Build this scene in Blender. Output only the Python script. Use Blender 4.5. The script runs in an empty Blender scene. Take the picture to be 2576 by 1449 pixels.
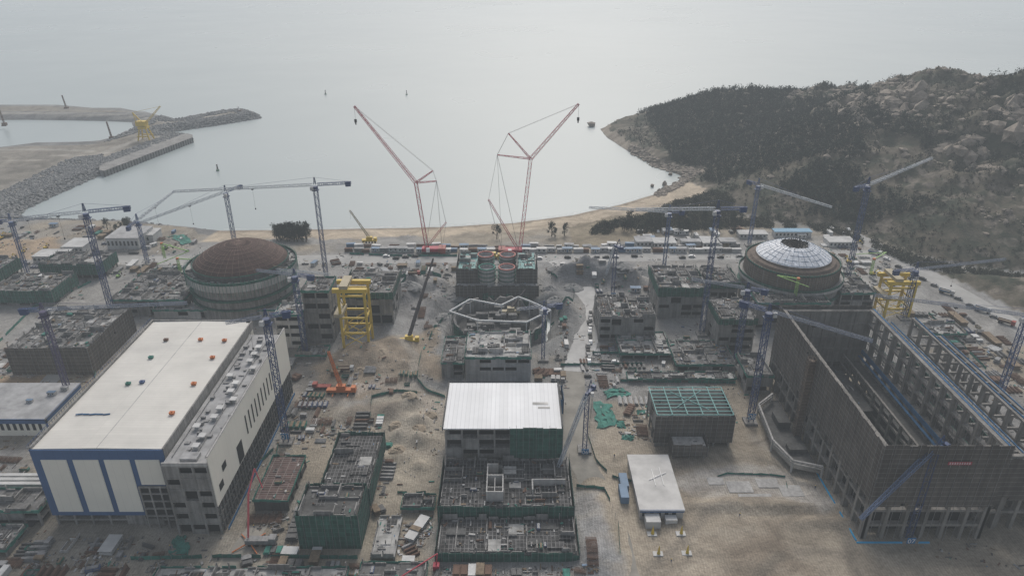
import bpy, math, random, numpy as np, bmesh
from mathutils import Vector, Matrix
R=random.Random(11); NR=np.random.RandomState(5)
SC=bpy.context.scene; COL=SC.collection
# ------------------------------------------------------------ survey: bearings -> metres on the site
F,CX,CY,HC=1787.0,1288.0,724.5,180.0
TH=math.radians(25.6); c_,s_=math.cos(TH),math.sin(TH)
def P(u,v,z=0.0):
    t=(v-CY)/F; d=(HC-z)/(s_+t*c_)
    return ((u-CX)/F*d, d*(c_-t*s_))
def P3(u,v,z=0.0):
    x,y=P(u,v,z); return Vector((x,y,z))
def W(u,v,Y):
    t=(v-CY)/F; h=Y*(s_+t*c_)/(c_-t*s_); d=Y*c_+h*s_
    return Vector(((u-CX)/F*d,Y,HC-h))
# ------------------------------------------------------------ materials
def nd(nt,t,**k):
    n=nt.nodes.new(t)
    for a,b in k.items(): setattr(n,a,b)
    return n
def M(name,col,rough=.85,var=.22,sc=.12,metal=0,pat=None,pcol=(.1,.1,.1),pw=2,ph=2,pm=.1,bv=.0,bump=0,streak=0,spec=.3):
    m=bpy.data.materials.new(name); m.use_nodes=True; nt=m.node_tree; L=nt.links
    b=nt.nodes['Principled BSDF']; b.inputs['Roughness'].default_value=rough; b.inputs['Metallic'].default_value=metal
    b.inputs['Specular IOR Level'].default_value=spec
    g=nd(nt,'ShaderNodeNewGeometry')
    n1=nd(nt,'ShaderNodeTexNoise'); n1.inputs['Scale'].default_value=sc; n1.inputs['Detail'].default_value=6; n1.inputs['Roughness'].default_value=.65
    L.new(g.outputs['Position'],n1.inputs['Vector'])
    mr=nd(nt,'ShaderNodeMapRange'); mr.inputs[1].default_value=.3; mr.inputs[2].default_value=.7; mr.inputs[3].default_value=1-var; mr.inputs[4].default_value=1+var
    L.new(n1.outputs[0],mr.inputs[0])
    base=nd(nt,'ShaderNodeMix',data_type='RGBA'); base.inputs[0].default_value=0
    base.inputs[6].default_value=(*col,1); base.inputs[7].default_value=(*pcol,1)
    sx=nd(nt,'ShaderNodeSeparateXYZ'); L.new(g.outputs['Position'],sx.inputs[0])
    fac=mr.outputs[0]
    if pat:
        cb=nd(nt,'ShaderNodeCombineXYZ')
        if pat=='v':
            ad=nd(nt,'ShaderNodeMath',operation='ADD'); L.new(sx.outputs[0],ad.inputs[0]); L.new(sx.outputs[1],ad.inputs[1])
            L.new(ad.outputs[0],cb.inputs[0]); L.new(sx.outputs[2],cb.inputs[1])
        else:
            L.new(sx.outputs[0],cb.inputs[0]); L.new(sx.outputs[1],cb.inputs[1])
        br=nd(nt,'ShaderNodeTexBrick'); br.offset=0
        L.new(cb.outputs[0],br.inputs['Vector'])
        for k,v in (('Scale',1),('Mortar Size',pm),('Mortar Smooth',.2),('Brick Width',pw),('Row Height',ph),('Bias',0)): br.inputs[k].default_value=v
        br.inputs['Color1'].default_value=(1,1,1,1); br.inputs['Color2'].default_value=(1-bv,1-bv,1-bv,1); br.inputs['Mortar'].default_value=(1,1,1,1)
        L.new(br.outputs['Fac'],base.inputs[0])
        mm=nd(nt,'ShaderNodeMath',operation='MULTIPLY'); L.new(fac,mm.inputs[0]); L.new(br.outputs['Color'],mm.inputs[1]); fac=mm.outputs[0]
    if streak:
        mp=nd(nt,'ShaderNodeMapping'); mp.inputs['Scale'].default_value=(.9,.9,.06); L.new(g.outputs['Position'],mp.inputs[0])
        n2=nd(nt,'ShaderNodeTexNoise'); n2.inputs['Scale'].default_value=1; n2.inputs['Detail'].default_value=4; L.new(mp.outputs[0],n2.inputs['Vector'])
        m2=nd(nt,'ShaderNodeMapRange'); m2.inputs[1].default_value=.35; m2.inputs[2].default_value=.65; m2.inputs[3].default_value=1-streak; m2.inputs[4].default_value=1
        L.new(n2.outputs[0],m2.inputs[0]); mm=nd(nt,'ShaderNodeMath',operation='MULTIPLY'); L.new(fac,mm.inputs[0]); L.new(m2.outputs[0],mm.inputs[1]); fac=mm.outputs[0]
    vm=nd(nt,'ShaderNodeVectorMath',operation='SCALE'); L.new(base.outputs[2],vm.inputs[0]); L.new(fac,vm.inputs['Scale'])
    L.new(vm.outputs[0],b.inputs['Base Color'])
    if bump:
        n3=nd(nt,'ShaderNodeTexNoise'); n3.inputs['Scale'].default_value=1.2; n3.inputs['Detail'].default_value=5; L.new(g.outputs['Position'],n3.inputs['Vector'])
        bp=nd(nt,'ShaderNodeBump'); bp.inputs['Strength'].default_value=bump; bp.inputs['Distance'].default_value=.5
        L.new(n3.outputs[0],bp.inputs['Height']); L.new(bp.outputs[0],b.inputs['Normal'])
    return m
conc=M('concrete',(.27,.262,.25),var=.32,streak=.38,bump=.3)
concl=M('pale_concrete',(.43,.42,.405),var=.25,streak=.25)
concd=M('dark_concrete',(.10,.10,.097),var=.4,streak=.3)
void=M('painted_interior_shade',(.018,.019,.02),var=.3)  # near-black colour paints the shade inside buildings and openings
deck=M('deck_formwork',(.19,.185,.18),var=.55,sc=.35,pat='h',pcol=(.13,.14,.14),pw=2.6,ph=3.4,pm=.1,bv=.45)
decklight=M('deck_slab',(.37,.365,.35),var=.4,sc=.3,pat='h',pcol=(.26,.26,.25),pw=5,ph=6,pm=.12,bv=.2)
rebar=M('rebar_mat',(.065,.064,.064),var=.65,sc=.25,pat='h',pcol=(.13,.128,.126),pw=1.3,ph=1.9,pm=.14,bv=.65)
gnet=M('green_netting',(.03,.10,.078),var=.4,sc=.3,pat='v',pcol=(.06,.16,.125),pw=1.8,ph=1.8,pm=.09,bv=.35)
gnetl=M('pale_green_netting',(.045,.175,.14),var=.45,sc=.4)
greynet=M('scaffold_netting',(.112,.102,.092),var=.3,sc=.12,pat='v',pcol=(.185,.172,.158),pw=60,ph=1.9,pm=.16,bv=.15,streak=.35)
bnet=M('blue_netting',(.035,.12,.24),var=.35,sc=.4)
cyan=M('bright_blue_sheet',(.04,.33,.58),var=.2)
cream=M('cream_cladding',(.76,.73,.645),rough=.6,var=.06,sc=.05,pat='v',pcol=(.66,.63,.56),pw=3.0,ph=60,pm=.05)
blue=M('blue_cladding',(.05,.11,.235),rough=.6,var=.12,pat='v',pcol=(.04,.085,.18),pw=3,ph=60,pm=.06)
roofw=M('white_roof_sheet',(.59,.573,.53),rough=.7,var=.13,sc=.05,pat='h',pcol=(.53,.515,.475),pw=70,ph=1.4,pm=.1,bv=.05)
roofw2=M('white_metal_roof',(.70,.71,.72),rough=.55,var=.1,sc=.05,pat='h',pcol=(.54,.55,.56),pw=1.6,ph=200,pm=.12,bv=.12)
roofg=M('grey_flat_roof',(.32,.32,.32),var=.3,sc=.2)
white=M('white_paint',(.72,.72,.71),rough=.5,var=.1)
offw=M('weathered_white',(.47,.47,.46),rough=.6,var=.25)
navy=M('navy_steel',(.035,.06,.14),rough=.5,var=.15)
bluest=M('blue_steel',(.055,.09,.19),rough=.5,var=.15)
jibw=M('pale_steel',(.38,.41,.44),rough=.5,var=.1)
jibd=M('slate_steel',(.15,.18,.24),rough=.5,var=.15)
redst=M('crimson_steel',(.36,.035,.06),rough=.6,var=.15)
redp=M('red_paint',(.30,.07,.055),rough=.6,var=.2)
orange=M('orange_paint',(.48,.14,.04),rough=.5,var=.15)
yell=M('yellow_steel',(.55,.39,.055),rough=.5,var=.15)
beige=M('beige_steel',(.36,.31,.21),rough=.6,var=.15)
lime=M('lime_steel',(.26,.43,.13),rough=.5,var=.15)
teal=M('teal_beam',(.12,.28,.27),rough=.6,var=.2)
black=M('black_rubber',(.02,.02,.02),rough=.7,var=.2)
glass=M('dark_glass',(.02,.03,.04),rough=.15,var=.1,spec=.6)
rope=M('steel_rope',(.16,.15,.15),rough=.6,var=.1)
rust=M('rusted_steel',(.13,.08,.058),var=.3,sc=.2)
timber=M('timber',(.19,.145,.10),var=.4,sc=.8)
tubes=M('steel_tubes',(.21,.21,.21),rough=.5,var=.4,sc=.8)
dgrey=M('oiled_formwork',(.09,.09,.09),rough=.6,var=.4,sc=.8)
dustyb=M('dusty_blue',(.12,.19,.28),rough=.6,var=.25)
silver=M('silver_sheet',(.74,.76,.79),rough=.5,metal=0,var=.35,sc=.7,pat='v',pcol=(.45,.52,.62),pw=1.7,ph=50,pm=.1,bv=.2)
skin_=M('workwear',(.08,.1,.16),var=.2); hat=M('helmet_yellow',(.65,.45,.05),var=.1)
rockm=M('granite_rock',(.225,.19,.155),var=.45,sc=.2,bump=.6)
armour=M('armour_rock',(.175,.176,.175),var=.5,sc=.5,bump=.4)
bark=M('bark',(.08,.06,.045),var=.3)
leafd=M('dark_foliage',(.030,.040,.030),var=.55,sc=.1,rough=.9)
leafm=M('scrub_foliage',(.055,.058,.038),var=.55,sc=.08,rough=.9)
leafb=M('dry_scrub',(.095,.078,.053),var=.5,sc=.08,rough=.9)
sandm=M('heaped_sand',(.29,.24,.18),var=.2,sc=.3,bump=.5)
gravel=M('grey_spoil',(.20,.20,.196),var=.3,sc=.3,bump=.5)
asph=M('dusty_road',(.33,.325,.31),var=.22,sc=.06,bump=.1)
asph2=M('haul_road',(.25,.235,.205),var=.3,sc=.08,bump=.1)
palerd=M('pale_track',(.42,.415,.40),var=.25,sc=.08,bump=.1)
# ------------------------------------------------------------ mesh builder
class MB:
    def __init__(s): s.v=[];s.f=[];s.m=[]
    def add(s,vs,fs,m=0):
        o=len(s.v); s.v+= [tuple(a) for a in vs]; s.f+=[tuple(i+o for i in f) for f in fs]; s.m+=[m]*len(fs); return s
    def box(s,x0,x1,y0,y1,z0,z1,m=0):
        return s.add([(x0,y0,z0),(x1,y0,z0),(x1,y1,z0),(x0,y1,z0),(x0,y0,z1),(x1,y0,z1),(x1,y1,z1),(x0,y1,z1)],
          [(0,3,2,1),(4,5,6,7),(0,1,5,4),(1,2,6,5),(2,3,7,6),(3,0,4,7)],m)
    def beam(s,p,q,w,m=0,w2=None):
        p=Vector(p);q=Vector(q);d=q-p
        if d.length<1e-4: return s
        d.normalize(); a=Vector((0,0,1)) if abs(d.z)<.9 else Vector((1,0,0))
        e=d.cross(a).normalized(); g=d.cross(e); w2=w if w2 is None else w2; vs=[]
        for c,k in ((p,w/2),(q,w2/2)):
            for i,j in ((-1,-1),(1,-1),(1,1),(-1,1)): vs.append(c+e*i*k+g*j*k)
        return s.add(vs,[(0,1,2,3),(7,6,5,4),(0,4,5,1),(1,5,6,2),(2,6,7,3),(3,7,4,0)],m)
    def cyl(s,x,y,z0,z1,r,n=16,m=0,r2=None,cap=True):
        r2=r if r2 is None else r2
        vs=[(x+r*math.cos(2*math.pi*i/n),y+r*math.sin(2*math.pi*i/n),z0) for i in range(n)]+[(x+r2*math.cos(2*math.pi*i/n),y+r2*math.sin(2*math.pi*i/n),z1) for i in range(n)]
        fs=[(i,(i+1)%n,n+(i+1)%n,n+i) for i in range(n)]
        if cap: fs+=[tuple(range(n,2*n)),tuple(range(n-1,-1,-1))]
        return s.add(vs,fs,m)
    def tube(s,x,y,z0,z1,ri,ro,n=40,m=0,zf=None):
        vs=[]
        for r,z in ((ro,z0),(ro,z1),(ri,z1),(ri,z0)):
            vs+=[(x+r*math.cos(2*math.pi*i/n),y+r*math.sin(2*math.pi*i/n),(z+zf[i] if zf and z==z1 else z)) for i in range(n)]
        fs=[(k*n+i,k*n+(i+1)%n,((k+1)%4)*n+(i+1)%n,((k+1)%4)*n+i) for k in range(4) for i in range(n)]
        return s.add(vs,fs,m)
    def lattice(s,p,q,w,bays,t,m=0,w1=None,m2=None):
        p=Vector(p);q=Vector(q);d=(q-p); dn=d.normalized()
        a=Vector((0,0,1)) if abs(dn.z)<.9 else Vector((0,1,0))
        e=dn.cross(a).normalized(); g=dn.cross(e); w1=w if w1 is None else w1
        def cs(k):
            f=k/bays; ww=(w*(1-f)+w1*f)/2
            return [p+d*f+e*i*ww+g*j*ww for i,j in ((-1,-1),(1,-1),(1,1),(-1,1))]
        A=cs(0); Bn=cs(bays)
        m2=m if m2 is None else m2
        for i in range(4): s.beam(A[i],Bn[i],t,m)
        prev=A
        for k in range(1,bays+1):
            cur=cs(k)
            for i in range(4):
                j=(i+1)%4
                s.beam(prev[i] if k%2 else prev[j],cur[j] if k%2 else cur[i],t*.62,m2)
                s.beam(cur[i],cur[j],t*.55,m2)
            prev=cur
        return s
def mesh(name,mb,mats,smooth=False):
    me=bpy.data.meshes.new(name); me.from_pydata(mb.v,[],mb.f)
    for m in (mats if isinstance(mats,(list,tuple)) else [mats]): me.materials.append(m)
    me.polygons.foreach_set('material_index',mb.m)
    if smooth: me.polygons.foreach_set('use_smooth',[True]*len(mb.f))
    me.update(); return me
def obj(name,me,parent=None,label=None,cat=None,group=None,kind=None,loc=None):
    o=bpy.data.objects.new(name,me); COL.objects.link(o)
    if parent is not None: o.parent=parent
    if label: o['label']=label
    if cat: o['category']=cat
    if group: o['group']=group
    if kind: o['kind']=kind
    if loc is not None: o.location=loc
    return o
def thing(name,label,cat,base,group=None):
    e=bpy.data.objects.new(name,None); COL.objects.link(e); e.location=base; e.empty_display_size=2
    e['label']=label; e['category']=cat
    if group: e['group']=group
    return e
def part(T,name,mb,mats,smooth=False,label=None):
    o=obj(name,mesh(name,mb,mats,smooth),T,label); o.location=-T.location; return o
# ------------------------------------------------------------ numeric helpers
def hsh(i,j,s): 
    a=np.sin(i*127.1+j*311.7+s*74.7)*43758.5453; return a-np.floor(a)
def vn(x,y,sc,s):
    x=x/sc;y=y/sc; i=np.floor(x);j=np.floor(y);fx=x-i;fy=y-j; fx=fx*fx*(3-2*fx);fy=fy*fy*(3-2*fy)
    return (hsh(i,j,s)*(1-fx)+hsh(i+1,j,s)*fx)*(1-fy)+(hsh(i,j+1,s)*(1-fx)+hsh(i+1,j+1,s)*fx)*fy
def fbm(x,y,sc,s,o=4):
    r=0;a=1;t=0
    for k in range(o): r=r+a*vn(x,y,sc/2**k,s+k*3.3); t+=a; a*=.5
    return r/t
def inpoly(x,y,poly):
    r=np.zeros(x.shape,bool); n=len(poly)
    for i in range(n):
        x1,y1=poly[i];x2,y2=poly[(i+1)%n]
        if y1==y2: continue
        c=((y1>y)!=(y2>y))&(x<(x2-x1)*(y-y1)/(y2-y1)+x1); r^=c
    return r
def segd(x,y,pts,vals=None,closed=True):
    best=np.full(x.shape,1e12); bv=np.zeros(x.shape); n=len(pts)
    for i in range(n if closed else n-1):
        x1,y1=pts[i];x2,y2=pts[(i+1)%n]; dx,dy=x2-x1,y2-y1
        t=np.clip(((x-x1)*dx+(y-y1)*dy)/(dx*dx+dy*dy+1e-9),0,1)
        d=(x-x1-t*dx)**2+(y-y1-t*dy)**2; k=d<best; best=np.where(k,d,best)
        if vals is not None: bv=np.where(k,vals[i]*(1-t)+vals[(i+1)%n]*t,bv)
    return (np.sqrt(best),bv) if vals is not None else np.sqrt(best)
def sdist(x,y,poly):
    d=segd(x,y,poly); return np.where(inpoly(x,y,poly),d,-d)
SEA=-6.0
near=[(60,528),(45,550),(120,556),(330,560),(480,573),(560,580),(680,579),(900,576),(1100,572),(1300,560),(1440,542),(1560,515),(1650,488),(1705,462),(1730,443)]
headl=[(1690,432),(1640,415),(1570,375),(1525,345),(1508,325)]
outer=[(0,268),(200,270),(300,275),(370,283),(450,306),(480,299),(560,285),(620,279),(650,290),(655,298),(600,308),(520,320),(440,332),(420,340),(478,342),(485,350),(255,440)]
S=lambda L:[P(u,v,SEA) for u,v in L]
land=[(-7000,-5000),(-7000,960),(-700,930)]+S(outer)+S(near)+S(headl)+[(150,870),(260,935),(540,990),(900,1050),(7000,1100),(7000,-5000)]
basin=S([(50,302),(180,302),(330,308),(337,322),(290,345),(235,362),(0,367)])+[(-600,700),(-600,830)]
hillp=S(headl[::-1])+[P(*a) for a in [(1740,446),(1775,465),(1790,500),(1900,548),(2060,572),(2160,587),(2300,640),(2420,668),(2576,685)]]+[(420,340),(600,290),(2500,200),(2500,1075),(900,1045),(540,985),(260,930),(150,866)]
rid=[(1515,322,826,0),(1600,284,815,4),(1700,249,812,6),(1780,216,800,7),(1880,210,780,6),(1950,220,770,6),(2050,210,750,6),(2150,220,735,6),(2240,218,705,4),(2295,190,675,1),(2350,179,655,-1),(2430,195,645,1),(2490,213,635,0),(2540,197,612,0),(2576,200,600,0)]
RP=[];RZ=[]
for u,v,Y,dz in rid:
    w=W(u,v,Y); RP.append((w.x,w.y)); RZ.append(max(w.z-dz,-2))
RP+=[(760,500),(1300,450),(2400,420)]; RZ+=[86,80,80]
pitc=P(1255,812)
berm=[P(*a) for a in ((2352,684),(2425,712),(2576,792),(2760,880),(2850,700),(2576,690))]
# spoil heaps and cut slopes: (u,v,rx,ry,height)
MND=[(1420,700,9,7,6.5),(1470,688,12,7,9),(1530,698,13,7,9),(1590,712,9,6,6),(1150,775,7,9,6),(1130,810,6,10,5.5),(1110,840,5,9,3.5),(1420,780,6,12,6),(1405,820,5,8,5),(1045,720,7,10,7),(1015,750,6,9,6),(1090,760,4,9,3),(1360,748,9,6,5),(1180,748,8,5,5),(1330,860,8,5,3),(1100,720,7,8,4),
 (1010,1035,7,5,3.8),(1040,1070,6,5,4),(1015,1100,6,4,3.2),(1055,1110,5,4,3),(1000,1150,8,4,2),(1040,1020,5,4,3),(930,895,12,7,3.2),(1000,910,10,7,2.6),(880,1040,9,5,2),(990,865,8,6,2.4),(1075,935,4,9,3.4),
 (1510,1290,5,10,2.6),(1500,1400,6,7,3.2),(1820,1275,26,1.8,1.5),(1900,1262,22,1.8,1.5),(2000,1280,20,1.8,1.5),(2080,1315,16,2.2,1.6),(1700,1320,5,3,.8),(450,600,16,9,5),(430,580,12,9,5),(390,630,9,6,4)]
MNW=[(*P(u,v),rx,ry,h) for u,v,rx,ry,h in MND]
rough=[[P(*a) for a in q] for q in ([(945,1000),(1105,1000),(1100,1195),(945,1195)],[(850,865),(1085,850),(1060,980),(840,1000)])]
soft=[[P(*a) for a in q] for q in ([(1640,1230),(2130,1300),(2200,1449),(1620,1449)],[(1850,1080),(2000,1150),(1760,1170)])]
def terrain(x,y):
    d=sdist(x,y,land); d=np.minimum(d,-sdist(x,y,basin))
    hl=(x>150)&(y>470)
    d=d+np.where(hl,(fbm(x,y,28,3)-.5)*16,(fbm(x,y,20,4)-.5)*2.5)
    beach=(x>-225)&(x<190)&(y>430)&(y<660)
    sl=np.where(beach,.11,.5)
    z=np.clip(SEA+d*sl,-14,0)
    far=(x<-180)&(y>540)
    z=np.where(far,np.minimum(z,-1.0),z)
    dh=np.where(inpoly(x,y,hillp),segd(x,y,hillp),0)
    dr,rz=segd(x,y,RP,RZ,False)
    w=dh/(dh+dr+1e-6); w=np.power(w,.92)
    f1=fbm(x,y,34,9,5)
    n=(fbm(x,y,80,8)-.5)*28+(np.abs(f1-.5)*-2+.25)*22+(fbm(x,y,11,12,3)-.5)*11
    rocky=np.clip((x-180)/200,0.22,1)
    keep=np.where(x>300,np.clip(1-(w-.8)*1.8,.7,1),np.clip(1-(w-.8)*3,.35,1))
    hz=rz*w+n*np.minimum(w*2.2,1)*rocky*keep
    z=z+np.where(dh>0,np.maximum(hz,0),0)
    rr=np.hypot(x-pitc[0],(y-pitc[1]-8)); inn=(fbm(x,y,12,77)-.5)*8
    z=z-np.where((d>0)&(y<430),7.5*np.clip((39+inn-rr)/10,0,1),0)
    mo=(x>-190)&(x<140)&(y<500)
    add=0
    for mx_,my_,rx,ry,h in MNW: add=add+h*np.exp(-((x-mx_)/rx)**2-((y-my_)/ry)**2)
    z=z+np.where(mo,add*(.45+1.1*fbm(x,y,6,90)),0)
    for q in rough:
        e=np.clip(sdist(x,y,q)/5,0,1)
        z=z+e*np.maximum(fbm(x,y,9,95)-.45,0)*6
    for q in soft:
        e=np.clip(sdist(x,y,q)/6,0,1)
        z=z+e*np.maximum(fbm(x,y,8,93)-.5,0)*2.2
    bz=np.minimum(segd(x,y,berm)*.35,9); z=z+np.where(inpoly(x,y,berm),np.floor(bz/2.2)*2.2*.6+bz*.4+(fbm(x,y,14,99)-.5)*1.5,0)
    return z,d,dh,w
# ------------------------------------------------------------ terrain sheet
def axis(a,b,st,lo,hi,dense=None):
    core=np.arange(a,b+.1,st)
    if dense: core=np.concatenate([core[core<dense[0]],np.arange(dense[0],dense[1],dense[2]),core[core>=dense[1]]])
    l=a-np.array([6000,3000,1500,700,350,160,70,30,12]); r=b+np.array([12,30,70,160,350,700,1500,3000,6000])
    return np.concatenate([l[l>lo],core,r[r<hi]])
xs=axis(-420,640,2.8,-6500,6600,(-96,118,1.6)); ys=axis(120,1010,2.8,-4500,1090,(159,429,1.8))
X,Y=np.meshgrid(xs,ys); Z,D,DH,WW=terrain(X,Y)
def th(x,y):
    i=min(max(int(np.searchsorted(xs,x))-1,0),len(xs)-2); j=min(max(int(np.searchsorted(ys,y))-1,0),len(ys)-2)
    fx=(x-xs[i])/(xs[i+1]-xs[i]); fy=(y-ys[j])/(ys[j+1]-ys[j])
    return float((Z[j,i]*(1-fx)+Z[j,i+1]*fx)*(1-fy)+(Z[j+1,i]*(1-fx)+Z[j+1,i+1]*fx)*fy)
fine=(fbm(X,Y,14,21)-.5)
col=np.zeros(X.shape+(3,)); 
n1=fbm(X,Y,40,31)[...,None]; n2=fbm(X,Y,9,35)[...,None]
grey=np.array([.235,.23,.22]); tan=np.array([.275,.24,.19])
k=np.clip((n1-.42)*5,0,1); col[:]=grey*(1-k)+tan*k
Xd=X+(n1[...,0]-.5)*22+(n2[...,0]-.5)*12; Yd=Y+(fbm(X,Y,30,40)-.5)*22+(fbm(X,Y,8,41)-.5)*10
def reg(px,c,a=.85):
    poly=[P(*p) for p in px]; e=sdist(Xd,Yd,poly); m=(np.clip(e/4+.5,0,1)*a)[...,None]
    col[:]=col*(1-m)+np.array(c)*m
def track(px,w,c,a=.8):
    pts=[P(*p) for p in px]; e=segd(X+(n2[...,0]-.5)*3,Y+(fbm(X,Y,10,44)-.5)*3,pts,None,False); m=(np.clip((w/2-e)/2+.5,0,1)*a)[...,None]
    col[:]=col*(1-m)+np.array(c)*m
T1=(.335,.288,.225); T2=(.245,.20,.15); OR=(.33,.24,.155)
reg([(0,640),(2600,640),(2600,860),(0,860)],(.27,.268,.262),.75)
reg([(1480,1150),(1900,1040),(2060,1160),(2230,1400),(2650,1400),(2650,1500),(1560,1500),(1500,1250)],T1,.95)
reg([(1700,1180),(1990,1190),(2130,1260),(2100,1300),(1850,1250),(1760,1230)],(.40,.385,.365),.7)
reg([(1800,1340),(2000,1325),(2060,1449),(1820,1449)],(.235,.195,.15),.85)
reg([(1500,1150),(1700,1100),(1880,1090),(1800,1170),(1600,1190)],(.285,.25,.20),.6)
reg([(935,990),(1110,990),(1100,1300),(930,1420)],(.34,.30,.24),.85)
reg([(840,860),(1090,830),(1080,960),(800,1010)],T2,.9)
reg([(880,1010),(1000,1010),(1000,1060),(880,1060)],(.22,.19,.155),.9)
reg([(-100,930),(150,930),(175,1000),(-100,1010)],OR,.9)
reg([(-200,600),(150,600),(120,650),(-200,720)],OR,.8)
reg([(1500,1000),(1640,1000),(1640,1130),(1500,1130)],T1,.8)
reg([(0,1310),(760,1370),(760,1500),(0,1500)],(.27,.245,.205),.8)
reg([(720,880),(820,870),(820,1100),(720,1100)],(.17,.165,.158),.7)
reg([(1380,660),(1610,660),(1610,745),(1390,745)],(.195,.195,.195),.95)
reg([(1100,740),(1450,740),(1450,900),(1100,900)],(.195,.195,.19),.95)
reg([(1000,690),(1150,690),(1120,840),(1000,820)],(.21,.205,.20),.8)
reg([(1840,600),(2180,590),(2300,660),(2330,800),(2150,800)],(.33,.32,.30),.7)
reg([(1440,1240),(1530,1240),(1560,1500),(1440,1500)],(.31,.31,.31),.7)
for i in range(46):
    u=R.uniform(1500,2200);v=R.uniform(1090,1445); w_=R.uniform(15,60);h_=R.uniform(5,18); cc=R.choice(((.40,.35,.28),(.24,.205,.16),(.28,.24,.185)))
    reg([(u-w_,v),(u,v-h_),(u+w_,v+R.uniform(-4,4)),(u+R.uniform(-10,10),v+h_)],cc,R.uniform(.25,.5))
for tr_ in ([(1760,1300),(1850,1262),(1950,1255),(2050,1290),(2130,1350),(2160,1449)],[(1600,1200),(1750,1160),(1900,1150),(2020,1180)],[(1620,1449),(1700,1380),(1760,1310)],[(1900,1449),(1960,1400),(2050,1380),(2130,1400)]): track(tr_,4,(.235,.205,.165),.8)
for i in range(22):
    u=R.uniform(1560,2100);v=R.uniform(1110,1430); pts=[(u,v)]
    for j in range(4): u+=R.uniform(20,70)*(1 if i%2 else -1); v+=R.uniform(-14,22); pts.append((u,v))
    track(pts,1.3,R.choice(((.24,.20,.155),(.42,.37,.30))),.4)
for i in range(14):
    u=R.uniform(850,1090);v=R.uniform(870,1180); pts=[(u,v)]
    for j in range(4): u+=R.uniform(-30,30); v+=R.uniform(5,25); pts.append((u,v))
    track(pts,1.6,R.choice(((.20,.175,.14),(.38,.34,.28))),.45)
track([(1900,1100),(1990,1170),(2100,1230),(2150,1330)],5,(.40,.36,.305),.6)
track([(700,985),(820,1010),(960,960),(1060,1000),(1110,1050)],7,(.33,.29,.245),.85)
track([(1000,850),(1050,900),(1040,980)],5,(.34,.31,.265),.7)
track([(1850,1390),(1960,1370),(2010,1420)],3,(.19,.155,.12),.6)
bx=(X>-215)&(X<190)&(Y>430)&(Y<660)
sand=np.array([.40,.335,.255]); wet=np.array([.27,.225,.175])
m=(bx&(D<np.where(X<30,24,31)+fine*24)&(DH<=0))[...,None]; col=np.where(m,sand*(.85+.3*n2),col); m=(bx&(D<5)&(DH<=0))[...,None]; col=np.where(m,wet,col)
dun=(bx&(D>30+fine*30)&(D<75)&(X>40))[...,None]; col=np.where(dun,np.array([.23,.195,.14])*(.7+.6*n2),col)
rk=((D<13)&(~bx))[...,None]; col=np.where(rk,np.array([.155,.156,.155]),col)
cr=((D<12+fine*12)&(DH>0))[...,None]; col=np.where(cr,np.array([.27,.23,.185])*(.6+.8*n2),col)
farm=(X<-180)&(Y>540)&(D>7); col=np.where(farm[...,None],np.array([.175,.174,.17])*(.6+.8*n2),col)
farl=(farm&(D>24+18*(n1[...,0]-.5)))[...,None]; col=np.where(farl,np.array([.225,.205,.175])*(.5+1.0*n1),col)
track([(-60,283),(200,283),(330,290),(420,305),(440,318)],7,(.32,.30,.27),.9)
track([(-60,490),(180,415),(330,355),(400,330)],8,(.30,.28,.25),.9)
track([(-60,374),(120,374),(230,378)],6,(.31,.29,.26),.9)
for i in range(12):
    u=R.uniform(-20,200);v=R.uniform(384,450); track([(u,v),(u+R.uniform(20,70),v+R.uniform(-12,6))],R.uniform(3,9),R.choice(((.15,.14,.13),(.34,.31,.27),(.22,.2,.17))),.7)
veg=np.where(((DH>0)&(D>9+fine*12))|inpoly(X,Y,berm),1.0,0.0)
vt=np.stack([X.ravel(),Y.ravel(),Z.ravel()],1); nx,ny=len(xs),len(ys)
I=np.arange(nx*ny).reshape(ny,nx); fc=np.stack([I[:-1,:-1],I[:-1,1:],I[1:,1:],I[1:,:-1]],-1).reshape(-1,4)
def npmesh(name,v,f,mats,smooth=False,mi=None):
    me=bpy.data.meshes.new(name); me.vertices.add(len(v)); me.vertices.foreach_set('co',np.asarray(v,np.float32).ravel())
    n=f.shape[1]; me.loops.add(f.size); me.loops.foreach_set('vertex_index',f.astype(np.int32).ravel())
    me.polygons.add(len(f)); me.polygons.foreach_set('loop_start',np.arange(0,f.size,n,dtype=np.int32))
    me.update(calc_edges=True); me.validate()
    for m in mats: me.materials.append(m)
    if mi is not None: me.polygons.foreach_set('material_index',mi.astype(np.int32))
    me.polygons.foreach_set('use_smooth',np.full(len(f),smooth)); me.update(); return me
gm=bpy.data.materials.new('ground_mix'); gm.use_nodes=True; nt=gm.node_tree; L=nt.links; b=nt.nodes['Principled BSDF']; b.inputs['Roughness'].default_value=.92; b.inputs['Specular IOR Level'].default_value=.2
ca=nd(nt,'ShaderNodeAttribute',attribute_name='Col'); va=nd(nt,'ShaderNodeAttribute',attribute_name='veg'); g=nd(nt,'ShaderNodeNewGeometry')
def tn(sc,det=6,ro=.65,dist=0):
    n=nd(nt,'ShaderNodeTexNoise'); n.inputs['Scale'].default_value=sc; n.inputs['Detail'].default_value=det; n.inputs['Roughness'].default_value=ro; n.inputs['Distortion'].default_value=dist; L.new(g.outputs['Position'],n.inputs['Vector']); return n
def mrange(src,a,b_,c,d):
    m=nd(nt,'ShaderNodeMapRange'); 
    for i,v in enumerate((a,b_,c,d)): m.inputs[i+1].default_value=v
    L.new(src,m.inputs[0]); return m
a=tn(.05,8,.7,1.2); mr=mrange(a.outputs[0],.3,.7,.6,1.34)
a2=tn(.9,4); mr2=mrange(a2.outputs[0],.3,.7,.8,1.2)
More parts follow.
